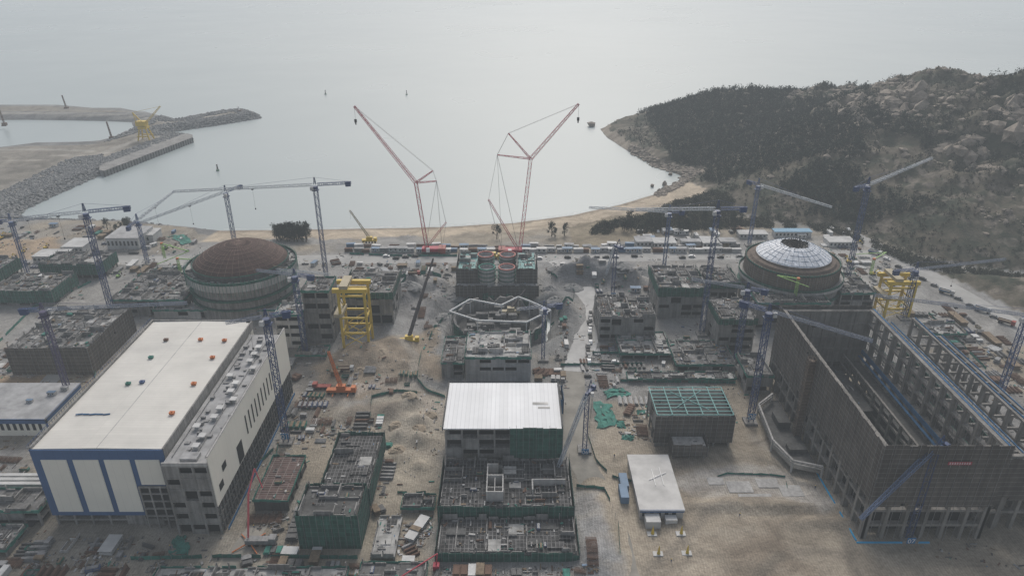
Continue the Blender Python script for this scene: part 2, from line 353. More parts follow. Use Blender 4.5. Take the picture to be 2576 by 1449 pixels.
wv=nd(nt,'ShaderNodeTexWave',wave_type='BANDS'); wv.inputs['Scale'].default_value=.35; wv.inputs['Distortion'].default_value=9; wv.inputs['Detail'].default_value=3; wv.inputs['Detail Scale'].default_value=.25; L.new(g.outputs['Position'],wv.inputs['Vector'])
mr3=mrange(wv.outputs['Fac'],0,1,.92,1.06)
mm=nd(nt,'ShaderNodeMath',operation='MULTIPLY'); L.new(mr.outputs[0],mm.inputs[0]); L.new(mr2.outputs[0],mm.inputs[1])
mm2=nd(nt,'ShaderNodeMath',operation='MULTIPLY'); L.new(mm.outputs[0],mm2.inputs[0]); L.new(mr3.outputs[0],mm2.inputs[1])
vm=nd(nt,'ShaderNodeVectorMath',operation='SCALE'); L.new(ca.outputs['Color'],vm.inputs[0]); L.new(mm2.outputs[0],vm.inputs['Scale'])
h=tn(.035,10,.74); cr_=nd(nt,'ShaderNodeValToRGB'); L.new(h.outputs[0],cr_.inputs[0]); e=cr_.color_ramp.elements
e[0].position=.34; e[0].color=(.028,.036,.025,1); e[1].position=.68; e[1].color=(.17,.145,.115,1)
for p_,c in ((.44,(.045,.05,.034,1)),(.53,(.09,.08,.058,1))):
    q=e.new(p_); q.color=c
vo=nd(nt,'ShaderNodeTexVoronoi'); vo.inputs['Scale'].default_value=.11; vo.inputs['Randomness'].default_value=1
vd=nd(nt,'ShaderNodeVectorMath',operation='ADD'); vdn=tn(.12,3); L.new(g.outputs['Position'],vd.inputs[0]); vs_=nd(nt,'ShaderNodeVectorMath',operation='SCALE'); vs_.inputs['Scale'].default_value=9; L.new(vdn.outputs['Color'],vs_.inputs[0]); L.new(vs_.outputs[0],vd.inputs[1]); L.new(vd.outputs[0],vo.inputs['Vector'])
lt=mrange(vo.outputs['Distance'],.5,.34,0,1)
h2=tn(.016,4); lt2=mrange(h2.outputs[0],.44,.54,0,.9)
mk=nd(nt,'ShaderNodeMath',operation='MULTIPLY'); L.new(lt.outputs[0],mk.inputs[0]); L.new(lt2.outputs[0],mk.inputs[1])
rkc=tn(.3,6,.7); rr_=nd(nt,'ShaderNodeValToRGB'); L.new(rkc.outputs[0],rr_.inputs[0]); rr_.color_ramp.elements[0].position=.35; rr_.color_ramp.elements[0].color=(.085,.075,.062,1); rr_.color_ramp.elements[1].position=.6; rr_.color_ramp.elements[1].color=(.215,.185,.15,1)
mh=nd(nt,'ShaderNodeMix',data_type='RGBA'); L.new(mk.outputs[0],mh.inputs[0]); L.new(cr_.outputs[0],mh.inputs[6]); L.new(rr_.outputs[0],mh.inputs[7])
mx=nd(nt,'ShaderNodeMix',data_type='RGBA'); L.new(va.outputs['Fac'],mx.inputs[0]); L.new(vm.outputs[0],mx.inputs[6]); L.new(mh.outputs[2],mx.inputs[7]); L.new(mx.outputs[2],b.inputs['Base Color'])
bp=nd(nt,'ShaderNodeBump'); bp.inputs['Strength'].default_value=.55; bp.inputs['Distance'].default_value=.9; L.new(a2.outputs[0],bp.inputs['Height']); L.new(bp.outputs[0],b.inputs['Normal'])
me=npmesh('ground',vt,fc,[gm],True)
ca_=me.color_attributes.new('Col','FLOAT_COLOR','POINT'); ca_.data.foreach_set('color',np.concatenate([col.reshape(-1,3),np.ones((nx*ny,1))],1).astype(np.float32).ravel())
at=me.attributes.new('veg','FLOAT','POINT'); at.data.foreach_set('value',veg.ravel().astype(np.float32))
obj('ground',me,kind='structure')
# ------------------------------------------------------------ sea
sm=bpy.data.materials.new('sea_water'); sm.use_nodes=True; nt=sm.node_tree; L=nt.links; b=nt.nodes['Principled BSDF']
b.inputs['IOR'].default_value=1.33; b.inputs['Specular IOR Level'].default_value=.45
g=nd(nt,'ShaderNodeNewGeometry')
n=tn(.0018,4); r=nd(nt,'ShaderNodeValToRGB'); L.new(n.outputs[0],r.inputs[0]); r.color_ramp.elements[0].position=.3; r.color_ramp.elements[0].color=(.285,.33,.335,1); r.color_ramp.elements[1].position=.7; r.color_ramp.elements[1].color=(.315,.36,.36,1)
L.new(r.outputs[0],b.inputs['Base Color'])
mp=nd(nt,'ShaderNodeMapping'); mp.inputs['Scale'].default_value=(.10,.28,.2); L.new(g.outputs['Position'],mp.inputs[0])
w=nd(nt,'ShaderNodeTexNoise'); w.inputs['Scale'].default_value=1; w.inputs['Detail'].default_value=3; L.new(mp.outputs[0],w.inputs['Vector'])
bp=nd(nt,'ShaderNodeBump'); bp.inputs['Strength'].default_value=.16; bp.inputs['Distance'].default_value=.4; L.new(w.outputs[0],bp.inputs['Height']); L.new(bp.outputs[0],b.inputs['Normal'])
n5=tn(.003,3); mr=mrange(n5.outputs[0],.3,.7,.25,.36); L.new(mr.outputs[0],b.inputs['Roughness'])
mb=MB().add([(-30000,300,SEA),(30000,300,SEA),(30000,30000,SEA),(-30000,30000,SEA)],[(0,1,2,3)])
obj('sea_water',mesh('sea_water',mb,sm),kind='structure')
foam=M('surf_foam',(.62,.62,.6),var=.2,sc=.3)
mb=MB(); pts=[Vector((*P(u,v,SEA),0)) for u,v in near[5:]]
dense=[]
for a_,b_ in zip(pts,pts[1:]):
    k=max(2,int((b_-a_).length/3)); dense+=[a_.lerp(b_,i/k) for i in range(k)]
for i in range(len(dense)-1):
    t=(dense[i+1]-dense[i]).normalized(); nrm=Vector((-t.y,t.x,0))
    f=float(fbm(np.array([i*3.]),np.array([0.]),20,5)[0]); off=nrm*(1+f*2)
    w0=.3+1.6*f*R.random()
    mb.add([(*(dense[i]+off).xy,SEA+.05),(*(dense[i+1]+off).xy,SEA+.05),(*(dense[i+1]+off+nrm*w0).xy,SEA+.05),(*(dense[i]+off+nrm*w0).xy,SEA+.05)],[(0,1,2,3)])
obj('surf_foam',mesh('surf_foam',mb,foam),kind='structure')
# ------------------------------------------------------------ roads
def road(name,px,w,m,z=.05):
    pts=[Vector((*P(*p),0)) for p in px]
    for _ in range(3):
        q=[pts[0]]
        for a_,b_ in zip(pts,pts[1:]): q+=[a_.lerp(b_,.25),a_.lerp(b_,.75)]
        pts=q+[pts[-1]]
    mb=MB(); Lf=[];Rt=[]
    for i,p in enumerate(pts):
        t=(pts[min(i+1,len(pts)-1)]-pts[max(i-1,0)]).normalized(); n=Vector((-t.y,t.x,0)); ww=w*R.uniform(.95,1.05)
        Lf.append(p+n*ww/2);Rt.append(p-n*ww/2)
    for i in range(len(pts)-1):
        mb.add([(*Rt[i].xy,z),(*Rt[i+1].xy,z),(*Lf[i+1].xy,z),(*Lf[i].xy,z)],[(0,1,2,3)])
    obj(name,mesh(name,mb,[m]),kind='structure')
road('road',[(240,655),(600,655),(900,652),(1400,650),(1700,645),(1900,640),(2200,640)],14,asph)
road('road',[(2130,585),(2250,640),(2400,730),(2576,830),(2700,905)],13,asph,.09)
road('haul_road',[(1400,655),(1440,690),(1480,735),(1455,790),(1480,850),(1455,900),(1450,935)],12,palerd,.13)
road('haul_road',[(1445,930),(1440,1060),(1455,1150),(1530,1280),(1570,1449),(1585,1520)],10,asph2,.07)
road('haul_road',[(30,1060),(180,900),(330,790),(420,700),(470,655)],8,asph,.17)
road('haul_road',[(700,1140),(700,1250),(560,1449),(520,1520)],7,asph2,.07)
# ------------------------------------------------------------ placement bookkeeping
FOOT=[]
def free(x,y,r=1.5):
    return all(not(a-r<x<b_+r and c-r<y<d+r) for a,b_,c,d in FOOT)
ROOFS=[]
def rect(uL,uR,vb,vtf,vtb):
    Y0=P(0,vb)[1]; x0=P(uL,vb)[0]; x1=P(uR,vb)[0]; z=W(0,vtf,Y0).z; Y1=P(0,vtb,z)[1]
    if Y1<Y0+2: Y1=Y0+6
    return x0,x1,Y0,Y1,z
def frame_part(x0,x1,y0,y1,z0,z1,fl,bay=6,fill=.45):
    mb=MB(); H=(z1-z0)/fl
    for k in range(1,fl+1): mb.box(x0,x1,y0,y1,z0+k*H-.6,z0+k*H)
    nxb=max(1,round((x1-x0)/bay)); nyb=max(1,round((y1-y0)/bay))
    for k in range(fl):
        za,zb=z0+k*H,z0+(k+1)*H-.6
        for i in range(nxb+1):
            x=x0+.35+(x1-x0-.7)*i/nxb
            for y in (y0+.35,y1-.35): mb.box(x-.34,x+.34,y-.34,y+.34,za,zb)
        for j in range(1,nyb):
            y=y0+.35+(y1-y0-.7)*j/nyb
            for x in (x0+.35,x1-.35): mb.box(x-.34,x+.34,y-.34,y+.34,za,zb)
        for i in range(nxb):
            if R.random()<fill:
                xa=x0+.7+(x1-x0-.7)*i/nxb; xb=x0+(x1-x0-.7)*(i+1)/nxb; hh=zb if R.random()<.6 else za+(zb-za)*.45
                mb.box(xa,xb,y0+.15,y0+.4,za,hh)
        for j in range(nyb):
            ya=y0+.7+(y1-y0-.7)*j/nyb; yb=y0+(y1-y0-.7)*(j+1)/nyb
            for xx in ((x0+.15,x0+.4),(x1-.4,x1-.15)):
                if R.random()<fill: mb.box(xx[0],xx[1],ya,yb,za,zb if R.random()<.7 else za+(zb-za)*.5)
    return mb
def deckworks(x0,x1,y0,y1,z,dens=1.0,h=2.2):
    mb=MB(); nx_=max(2,int((x1-x0)/5.5)); ny_=max(2,int((y1-y0)/5.5))
    gx=[x0+.4+(x1-x0-.8)*i/nx_+(R.uniform(-1.7,1.7) if 0<i<nx_ else 0) for i in range(nx_+1)]; gy=[y0+.4+(y1-y0-.8)*i/ny_+(R.uniform(-1.7,1.7) if 0<i<ny_ else 0) for i in range(ny_+1)]
    for x in gx:
        for j in range(ny_):
            if R.random()<.42*dens:
                f=R.choice((.5,1,1)); mb.box(x-.18,x+.18,gy[j]+.2,gy[j]+.2+(gy[j+1]-gy[j]-.4)*f,z+.002,z+R.choice((.7,1.3,h)))
    for y in gy:
        for i in range(nx_):
            if R.random()<.42*dens:
                f=R.choice((.5,1,1)); mb.box(gx[i]+.2,gx[i]+.2+(gx[i+1]-gx[i]-.4)*f,y-.18,y+.18,z+.002,z+R.choice((.7,1.3,h)))
    for x in gx:
        for y in gy:
            if R.random()<.6: mb.box(x-.18,x+.18,y-.18,y+.18,z+.002,z+R.uniform(.5,h+1.0))
    for k in range(int((x1-x0)/4)):
        for y in (y0+.3,y1-.3):
            if R.random()<.6: mb.box(x0+k*4+.3,x0+k*4+3.6,y-.14,y+.14,z+.002,z+R.uniform(.4,1.2))
    for k in range(int((y1-y0)/4)):
        for x in (x0+.3,x1-.3):
            if R.random()<.6: mb.box(x-.14,x+.14,y0+k*4+.3,y0+k*4+3.6,z+.002,z+R.uniform(.4,1.2))
    return mb
def netting(x0,x1,y0,y1,za,zb,sides,o=.7):
    mb=MB(); pm=MB()
    def side(ax,a0,a1,c):
        n=max(2,int((a1-a0)/2.2))
        for i in range(n):
            a=a0+(a1-a0)*i/n; b_=a0+(a1-a0)*(i+1)/n
            zt=zb+R.uniform(-.35,.25); zl=za+(R.uniform(0,.5) if za>.5 else 0)
            if R.random()<.05: zt-=1
            if ax=='x': mb.box(a,b_,c-.05,c+.05,zl,zt)
            else: mb.box(c-.05,c+.05,a,b_,zl,zt)
        for i in range(n+1):
            a=a0+(a1-a0)*i/n; top=zb+R.uniform(.4,1.5)
            if ax=='x': pm.beam((a,c-.1,za),(a,c-.1,top),.1)
            else: pm.beam((c+.1,a,za),(c+.1,a,top),.1)
    if 'f' in sides: side('x',x0-o,x1+o,y0-o)
    if 'b' in sides: side('x',x0-o,x1+o,y1+o)
    if 'l' in sides: side('y',y0-o+.1,y1+o-.1,x0-o)
    if 'r' in sides: side('y',y0-o+.1,y1+o-.1,x1+o)
    return mb,pm
def decktiles(x0,x1,y0,y1,z):
    out=[MB(),MB(),MB()]; occ=[]
    for _ in range(int((x1-x0)*(y1-y0)/45)+2):
        w=R.uniform(2.5,6.5);l=R.uniform(2.5,6);x=R.uniform(x0+.8,max(x0+.9,x1-w-.8));y=R.uniform(y0+.8,max(y0+.9,y1-l-.8))
        if x+w>x1-.5 or y+l>y1-.5 or any(x<q[1] and x+w>q[0] and y<q[3] and y+l>q[2] for q in occ): continue
        occ.append((x,x+w,y,y+l)); out[R.choice((0,0,1,2))].box(x,x+w,y,y+l,z+.01,z+R.choice((.12,.3,.6)))
    return out
def block(label,r,fl=2,net=None,nz=0.0,sides='flr',top=deck,wall=conc,dens=1,fill=.45,name='unfinished_building',cat='building',edge=gnetl,core=None,deb=1):
    x0,x1,y0,y1,z=r; FOOT.append((x0,x1,y0,y1)); ROOFS.append((*r,deb))
    T=thing(name,label,cat,((x0+x1)/2,y0,0))
    part(T,'concrete_frame',frame_part(x0,x1,y0,y1,0,z,fl,fill=fill),wall)
    part(T,'interior_shade_box',MB().box(x0+1.6,x1-1.6,y0+1.6,y1-1.6,0,z-.7),core or void)  # added dark box inside the frame stands in for interior shade
    part(T,'roof_deck',MB().box(x0+.1,x1-.1,y0+.1,y1-.1,z+.001,z+.16),top)
    if dens:
        part(T,'rising_wall',deckworks(x0,x1,y0,y1,z+.16,dens),wall)
        for mb_,mt,nm in zip(decktiles(x0,x1,y0,y1,z+.16),(rebar,decklight,concd),('reinforcement_field','pale_slab','dark_formwork')):
            if mb_.f: part(T,nm,mb_,mt)
    if net:
        a,p_=netting(x0,x1,y0,y1,z*nz,z+1.2,sides); part(T,'safety_netting',a,net); part(T,'scaffold_pole',p_,tubes)
    elif edge:
        a,p_=netting(x0,x1,y0,y1,z-.4,z+.9,'flrb',.25); part(T,'edge_netting',a,edge)
    return T
G=gnet
block('grey netted concrete building with open roof deck',rect(40,235,940,880,778),3,greynet,.0,'fr',dens=1.2)
block('low concrete annex beside domed reactor',rect(290,470,795,757,690),2,None,wall=conc)
block('low concrete hall with dark formwork deck',rect(345,480,752,728,676),2,None,wall=conc,top=rebar)
block('concrete platform with clutter under brown dome',rect(390,735,802,782,735),1,None,top=decklight,wall=concl,dens=.3)
block('tall plain grey concrete block beside reactor',rect(776,842,862,735,700),5,None,fill=1,dens=.5,wall=conc)
block('grey concrete stair block with pale lift shaft',rect(702,768,875,795,765),4,None,fill=1,top=decklight,wall=concl)
block('open framed concrete building with green decks',rect(868,992,815,740,682),3,G,.85,'flr')
block('low building wrapped in green netting',rect(-10,138,768,735,690),2,G,.2,'fr')
block('low green netted building by the shore road',rect(112,258,702,668,637),2,G,.3,'flr')
block('green netted slab with rising walls',rect(-160,-20,735,700,650),2,G,.3,'flr')
block('central concrete block with cluttered pale deck',rect(1172,1335,958,902,838),3,None,top=decklight,wall=concl,fill=.95,dens=.9)
block('low wing of the central block with green edges',rect(1112,1168,950,915,850),2,None,fill=.9)
block('dark rebar topped concrete block',rect(1505,1645,858,800,744),3,None,top=rebar,wall=conc,dens=1.3,fill=.9,edge=None)
block('stepped concrete building with green netted roof',rect(1652,1768,800,728,672),4,G,.75,'flr',fill=.8)
block('concrete auxiliary building with open deck',rect(1778,1850,770,715,672),3,G,.8,'fr',fill=.7)
block('dark concrete block beside the steel dome reactor',rect(1800,1890,885,805,752),4,G,.85,'fl',fill=.8)
block('concrete annex in front of silver capped reactor',rect(1896,2075,830,765,740),4,None,fill=.9,top=rebar)
block('low foundation slab with green shuttering',rect(1560,1690,905,892,838),1,None,top=decklight)
block('low foundation slab crowded with formwork',rect(1700,1850,935,920,860),1,None,top=deck)
block('flat slab with green shuttering beside road',rect(1580,1850,962,955,938),1,None,top=decklight,dens=.5)
block('concrete auxiliary hall behind silver capped reactor',rect(2105,2190,790,740,690),3,None,fill=.8)
block('low grey foundation with broken walls',rect(1560,1650,870,858,828),1,None,top=deck,dens=1.4)
block('small low concrete foundation with formwork',rect(745,820,905,896,872),1,None,top=deck,dens=1.4)
block('low foundation with rusty starter bars',rect(1010,1092,1290,1280,1246),1,None,top=rebar,dens=.8)
block('low grey foundation beside reactor road',rect(2330,2430,850,842,815),1,None,top=decklight,dens=.6)
block('low concrete foundation near pale pipes',(-205,-165,172,183,2.5),1,None,top=deck,dens=1)
KT=block('concrete building with teal roof beams',rect(1645,1833,1122,1052,982),2,greynet,.15,'fr',top=concd,dens=0,deb=0)
x0,x1,y0,y1,z,_=ROOFS[-1]; mb=MB()
for i in range(9): 
    y=y0+(y1-y0)*i/8; mb.beam((x0,y,z+1.6),(x1,y,z+1.6),.36)
for i in range(6):
    x=x0+(x1-x0)*i/5; mb.beam((x,y0,z+1.75),(x,y1,z+1.75),.36)
mb.beam((x0+8,y0+4,z+2),(x1-9,y1-3,z+2),.25).beam((x0+8,y1-4,z+2.1),(x1-9,y0+3,z+2.1),.25)
part(KT,'roof_beam',mb,teal)
block('small netted entrance block of teal beamed building',rect(1692,1772,1152,1122,1098),1,greynet,.2,'flr',top=decklight,dens=0,deb=.3)
block('green netted frame building with open cells',(-69.7,-50.7,176.2,190.4,13),3,G,.0,'flrb',top=concd,dens=2,deb=.4)
block('long dark deck edged with green scaffolding',(-66.3,-50,192.4,223,10),3,G,.35,'flrb',top=rebar,dens=.12,deb=.25)
block('low rusty steel deck building',(-91,-79,193,217,4.5),1,None,top=M('rusty_deck',(.10,.06,.055),var=.4,sc=.4,pat='h',pcol=(.18,.15,.135),pw=3,ph=1.2,pm=.15,bv=.4),dens=0,wall=concd,deb=.5)
block('long foundation slab with green edge netting',(-112,-52,157,165,2.2),1,None,top=decklight,dens=1)
block('foundation pit slab with concrete walls',(-48,-27,160,167,2.2),1,None,top=deck,dens=1)
block('pale concrete foundation box',(-46,-38,170,188,2.0),1,None,top=decklight,dens=.6,edge=None)
T=block('concrete platform carrying four storage tanks',rect(1150,1352,745,722,662),2,greynet,.0,'f',top=decklight,dens=0)
for a_ in ((1152,1200),(1302,1348)):
    x0=P(a_[0],738)[0]; x1=P(a_[1],738)[0]
    block('scaffold tower with teal beams beside tanks',(x0,x1,P(0,735)[1],P(0,690)[1],14),3,greynet,.0,'flr',top=teal,dens=1.2,name='scaffold_building')
# ------------------------------------------------------------ left turbine hall
T=thing('turbine_hall','large turbine hall with white roof and cream and blue cladding','industrial hall',(-135,186,0)); FOOT.append((-158,-97,181,275))
part(T,'wall',MB().box(-157,-114,186,274,5,32.2),cream)
part(T,'facade_frame',MB().box(-157.2,-113.8,185.6,185.98,5,32.7),blue)
mb=MB()
for i,(a,b_) in enumerate(((-154.4,-146),(-143.9,-135.6),(-133.7,-125.4),(-123.5,-115.6))): mb.box(a,b_,185.35,185.597,18.5 if i==3 else 6.8,28.8)
part(T,'facade_panel',mb,cream)
mb=MB().add([(-156.6,186.3,32.6),(-135.5,186.3,32.9),(-114.2,186.3,32.6),(-114.2,273.7,32.6),(-135.5,273.7,32.9),(-156.6,273.7,32.6)],[(0,1,4,5),(1,2,3,4)])
part(T,'roof',mb,roofw)
part(T,'ridge_flashing',MB().box(-135.6,-135.4,186.3,273.7,32.86,32.93),roofg)
mb=MB().box(-157.3,-156.7,186,274,32.21,33.5).box(-156.7,-114,273.8,274.3,32.21,33.2).box(-114.1,-113.6,186,274,29.3,33.0)
part(T,'parapet',mb,conc)
mb=MB()
for i in range(60): mb.beam((-157.9,187+i*1.46,26),(-157.9,187+i*1.46,34.2),.1)
for zz in (28,30,32,34.0): mb.beam((-157.9,186,zz),(-157.9,274,zz),.1)
part(T,'edge_scaffold',mb,bluest)
part(T,'open_frame',frame_part(-157,-114,186.5,274,0,4.9,2,6,.3),conc)
part(T,'interior_shade_box',MB().box(-155,-116,189,272,0,4.3),void)
part(T,'plant_opening',MB().box(-124.5,-114.1,185.2,185.595,5.1,17.8),void)  # flat dark box, the opening's shade is put into its colour
mb=MB()
for z in (5.2,8.4,11.6,14.8,17.6): mb.box(-124.6,-113.9,184.7,185.19,z,z+.5)
for x in (-124.4,-121,-117.5,-114.4): mb.box(x-.25,x+.25,184.75,185.18,0,17.6)
part(T,'opening_frame',mb,conc)
A=thing('annex_building','long concrete annex with cream side cladding and flat grey roof','building',(-106,182,0))
part(A,'concrete_frame',frame_part(-113.4,-98.3,182,268,0,29,6,5,.75),conc)
part(A,'interior_shade_box',MB().box(-112.4,-99.2,183.3,267,0,28.3),void)
part(A,'side_cladding',MB().box(-98.28,-97.9,182.2,268,12,32.4),cream)
part(A,'roof',MB().box(-113.3,-98.35,182.3,268,29.01,29.2),roofg)
mb=MB().box(-98.29,-97.8,182.2,268,32.41,32.7).box(-113.2,-98.4,182,182.4,29.01,30.3)
part(A,'parapet',mb,concl)
mb=MB()
for i in range(9): mb.box(-97.89,-97.8,214+i*3.6,214.9+i*3.6,17.5,25.5)
mb.box(-97.89,-97.8,190,193.4,20,22.6).box(-97.89,-97.8,185.6,189,15.5,18.2).box(-97.89,-97.8,203,208,12.4,20)
part(A,'window_slot',mb,void)
mb=MB()
for i in range(34): mb.box(-98.2,-97.75,183+i*2.5,183.5+i*2.5,0.9,11.9)
for z in (4,8): mb.box(-98.2,-97.72,182.2,268,z,z+.5)
part(A,'lower_frame',mb,concd)
part(A,'blue_hoarding',MB().box(-97.2,-97,184,266,0,1.0),bnet)
mb=MB()
for i in range(46):
    x=R.uniform(-112,-101);y=186+i*1.75; h_=R.uniform(.3,1.3); mb.box(x,x+R.uniform(.7,2.4),y,y+R.uniform(.5,1.4),29.21,29.21+h_)
for x in (-111.5,-104,-100.5): mb.beam((x,186,29.6),(x,266,29.6),.25)
part(A,'roof_vent',mb,tubes)
mb=MB()
for i in range(14):
    x=-110+R.choice((0,4,7)); y=190+i*5.4; mb.box(x,x+1.4,y,y+1.4,29.21,30.6); mb.box(x-.5,x+1.9,y-.5,y+1.9,30.61,30.85)
part(A,'ventilation_cowl',mb,offw)
part(A,'roof_plant',MB().box(-108,-102.5,184,187.6,29.21,30.4),roofg)
# ------------------------------------------------------------ right hall under construction
T=thing('turbine_hall','unfinished roofless turbine hall clad in grey scaffold netting','industrial hall',(137,180,0)); FOOT.append((116,205,179,279))
mb=MB()
def cladrun(mb,ax,a0,a1,c,z0,z1):
    n=int((a1-a0)/2.4)
    for i in range(n):
        a=a0+(a1-a0)*i/n; b_=a0+(a1-a0)*(i+1)/n; o=R.uniform(-.05,.05); za=z0+R.choice((0,0,0,1.5,-1.5)); zb=z1+R.uniform(-.25,.25)
        if ax=='x': mb.box(a,b_,c+o,c+o+.15,za,zb)
        else: mb.box(c+o,c+o+.15,a,b_,za,zb)
cladrun(mb,'x',117.2,157.8,179.3,14.5,39.4); cladrun(mb,'y',179.3,276.5,116.9,15,39.1); cladrun(mb,'x',117.2,157.8,276.7,5,38.8)
part(T,'scaffold_cladding',mb,greynet)
mb=MB()
def wallframe(mb,ax,c0,c1,a0,a1,z0,z1,bay,fh):
    n=round((a1-a0)/bay)
    for i in range(n+1):
        a=a0+(a1-a0)*i/n
        if ax=='y': mb.box(c0,c1,a-.6,a+.6,z0,z1)
        else: mb.box(a-.6,a+.6,c0,c1,z0,z1)
    k=round((z1-z0)/fh)
    for j in range(1,k+1):
        z=z0+(z1-z0)*j/k
        if ax=='y': mb.box(c0+.1,c1-.1,a0,a1,z-.9,z+.01)
        else: mb.box(a0,a1,c0+.1,c1-.1,z-.9,z+.01)
hallc=M('hall_concrete',(.23,.218,.20),var=.3,streak=.3)
wallframe(mb,'y',117.5,119.6,180.6,275.4,0,37.6,7.3,6.2)
wallframe(mb,'y',156,158,180.6,275.4,0,37.6,7.3,6.2)
wallframe(mb,'x',180,182,118,157.5,0,37.5,6.6,6.2)
wallframe(mb,'x',274.5,276.4,118,157.5,0,37.4,6.6,6.2)
wallframe(mb,'y',148,149,184,274,1.4,16,7.3,5)
wallframe(mb,'y',126,127,184,274,1.4,12,7.3,5)
mb.box(118,119,181,275,20,37.3).box(119,157,275,275.8,12,37).box(119,156.9,180.7,181.4,15,37.2)
part(T,'concrete_frame',mb,hallc)
part(T,'dark_backing',MB().box(120.2,120.6,184,272,1.4,18).box(120,155,183.2,183.6,1.4,14),void)  # added dark sheets paint the shade behind the lower frame
mb=MB()
for i in range(40):
    y=182+i*2.3; mb.beam((119.75,y,8),(119.75,y,37),.12); mb.beam((155.9,y,20),(155.9,y,37),.1)
for z in (12,16,20,24,28,32): mb.beam((119.8,182,z),(119.8,274,z),.12)
part(T,'inner_scaffold',mb,tubes)
part(T,'floor',MB().box(120.7,156,184,274.4,1.0,1.4).box(149.1,155.9,182,274,12,12.4).box(127.1,147.9,240,274,9,9.3).box(127.1,147.9,184,200,9,9.3),concd)
mb=MB().box(117.2,117.8,179.7,276.5,37.62,37.75).box(157.6,158.2,180,276,37.62,37.8).box(118.3,156,179.7,180.3,37.64,37.8)
part(T,'edge_netting',mb,bnet)
mb=MB()
for k in range(33):
    y=180+k*2.92; mb.beam((116.7,y,0),(116.7,y,40.4),.09)
    mb.beam((158.6,y,30),(158.6,y,39.5),.09)
for k in range(15): mb.beam((117+k*2.8,179.15,0),(117+k*2.8,179.15,40.6),.09)
part(T,'scaffold_pole',mb,tubes)
part(T,'inner_netting',MB().box(155.5,155.8,184,273,17,19).box(154.4,155.4,184,273,15.6,15.9),bnet)
part(T,'inner_green_netting',MB().box(120.8,155,185,186,9,11).box(120.8,121.4,187,240,9,11).box(128,147,202,238,1.6,2.2),M('pit_net',(.06,.10,.085),var=.5,sc=.2))
part(T,'base_sheet',MB().box(115.6,116.1,179,240,0,.4).box(115.6,140,177.8,178.3,0,.4),cyan)
mb=MB().lattice((115.2,234,0),(115.2,234,38),2.6,16,.2)
mb.box(114.2,116.2,233.1,234.9,0,37)
part(T,'stair_tower',mb,M('stair_netting',(.14,.11,.088),var=.3,pat='v',pcol=(.20,.17,.145),pw=30,ph=1.5,pm=.14))
T2=thing('hall_side_bay','unfinished concrete side bay with parallel roof beams','building',(170,184,0))
mb=MB()
wallframe(mb,'y',166,167,186,276,0,31,7.5,7.5); wallframe(mb,'y',176,177.2,186,276,0,33,7.5,8)
wallframe(mb,'y',190,191.3,186,276,0,24,7.5,8); wallframe(mb,'x',184.5,186,158.8,177,0,31,6,7.5)
wallframe(mb,'x',184.5,186,177.8,191,0,24,6.5,6)
for k in range(13): mb.box(158.9,166,187+k*7.4,187.8+k*7.4,30,31); mb.box(177.7,190,187+k*7.4,187.8+k*7.4,23,23.9)
part(T2,'concrete_frame',mb,hallc)
part(T2,'floor',MB().box(158.9,165.9,186,276,7.6,8).box(167.3,175.9,187,276,22.4,22.8).box(177.6,189.9,186,276,6,6.4).box(158.9,162,186,276,20,20.3).box(167.3,175.9,187,276,10,10.4),concd)
part(T2,'edge_netting',MB().box(166.9,167.2,186,276,31.05,31.5).box(177.1,177.4,186,276,33.05,33.5).box(191.2,191.5,186,276,24.05,24.5),bnet)
part(T2,'green_netting',MB().box(159,159.3,186,276,22,24).box(168,168.3,187,275,23,24.5).box(178,178.3,187,275,8,10),gnet)
mb=MB(); cladrun(mb,'x',158.5,192,183.9,13,30)
part(T2,'scaffold_cladding',mb,greynet)
ROOFS.append((167.5,175.8,188,275,22.7,.6)); ROOFS.append((128,147.5,241,273,9.2,.5))
T=thing('concrete_canopy','pale concrete parapet around a sunken yard beside netted hall','parapet',P3(2000,1110)); FOOT.append((98,117,205,262))
cp=[(113,258),(104.5,250),(102.5,226),(106,213.5),(116,210)]
mb=MB()
for a,b_ in zip(cp,cp[1:]): mb.beam((*a,5.6),(*b_,5.6),.7); mb.beam((*a,4.3),(*b_,4.3),.4)
for p in cp: mb.beam((*p,0),(*p,5.2),.6)
part(T,'parapet_band',mb,concl)
part(T,'yard_slab',MB().add([(*p,2.2) for p in cp]+[(116,258,2.2)],[tuple(range(6))]).box(108,115,222,226,2.21,4).box(109,114,238,246,2.21,5),concd)
block('low concrete wing at the hall end',(104,115.5,266,284,9),2,None,fill=.5)
# ------------------------------------------------------------ centre hall
T=thing('pump_hall','hall with ribbed white roof above concrete frame and green netting','industrial hall',(-3,214.5,0)); FOOT.append((-27,22,169,246))
part(T,'concrete_frame',frame_part(-25,18,214.5,244,6.2,19.6,3,6,.25),conc)
part(T,'interior_shade_box',MB().box(-23.5,16.5,217.2,243,6.2,19),void)
part(T,'roof',MB().box(-25.4,18.4,213.9,244.3,19.61,20.1),roofw2)
part(T,'roof_edge',MB().box(18.45,18.9,213.9,244.3,19.2,21).box(-25.9,-25.45,213.9,244.3,19.2,20.8),concd)
a,p_=netting(0,18,214.3,244,6.5,20.6,'f',.8); part(T,'green_netting',a,G); part(T,'scaffold_pole',p_,tubes)
a,p_=netting(-25,18,214.5,244,8,19,'r',.9); part(T,'side_netting',a,G)
mb=MB().box(8,14,229,230.6,20.11,20.2).box(10,14.6,226.5,227.6,20.11,20.2)
part(T,'roof_patch',mb,M('grey_patch',(.45,.44,.42),var=.4))
block('lower wing with dark formwork deck and pale concrete walls',(-25,20.8,188,213.4,6),2,G,.0,'flr',top=rebar,dens=.8,wall=conc,deb=.6)
block('low foundation wing with dense reinforcement deck',(-24.3,21.2,170.6,186.4,2.6),1,G,.0,'flr',top=rebar,dens=.9,deb=.8)
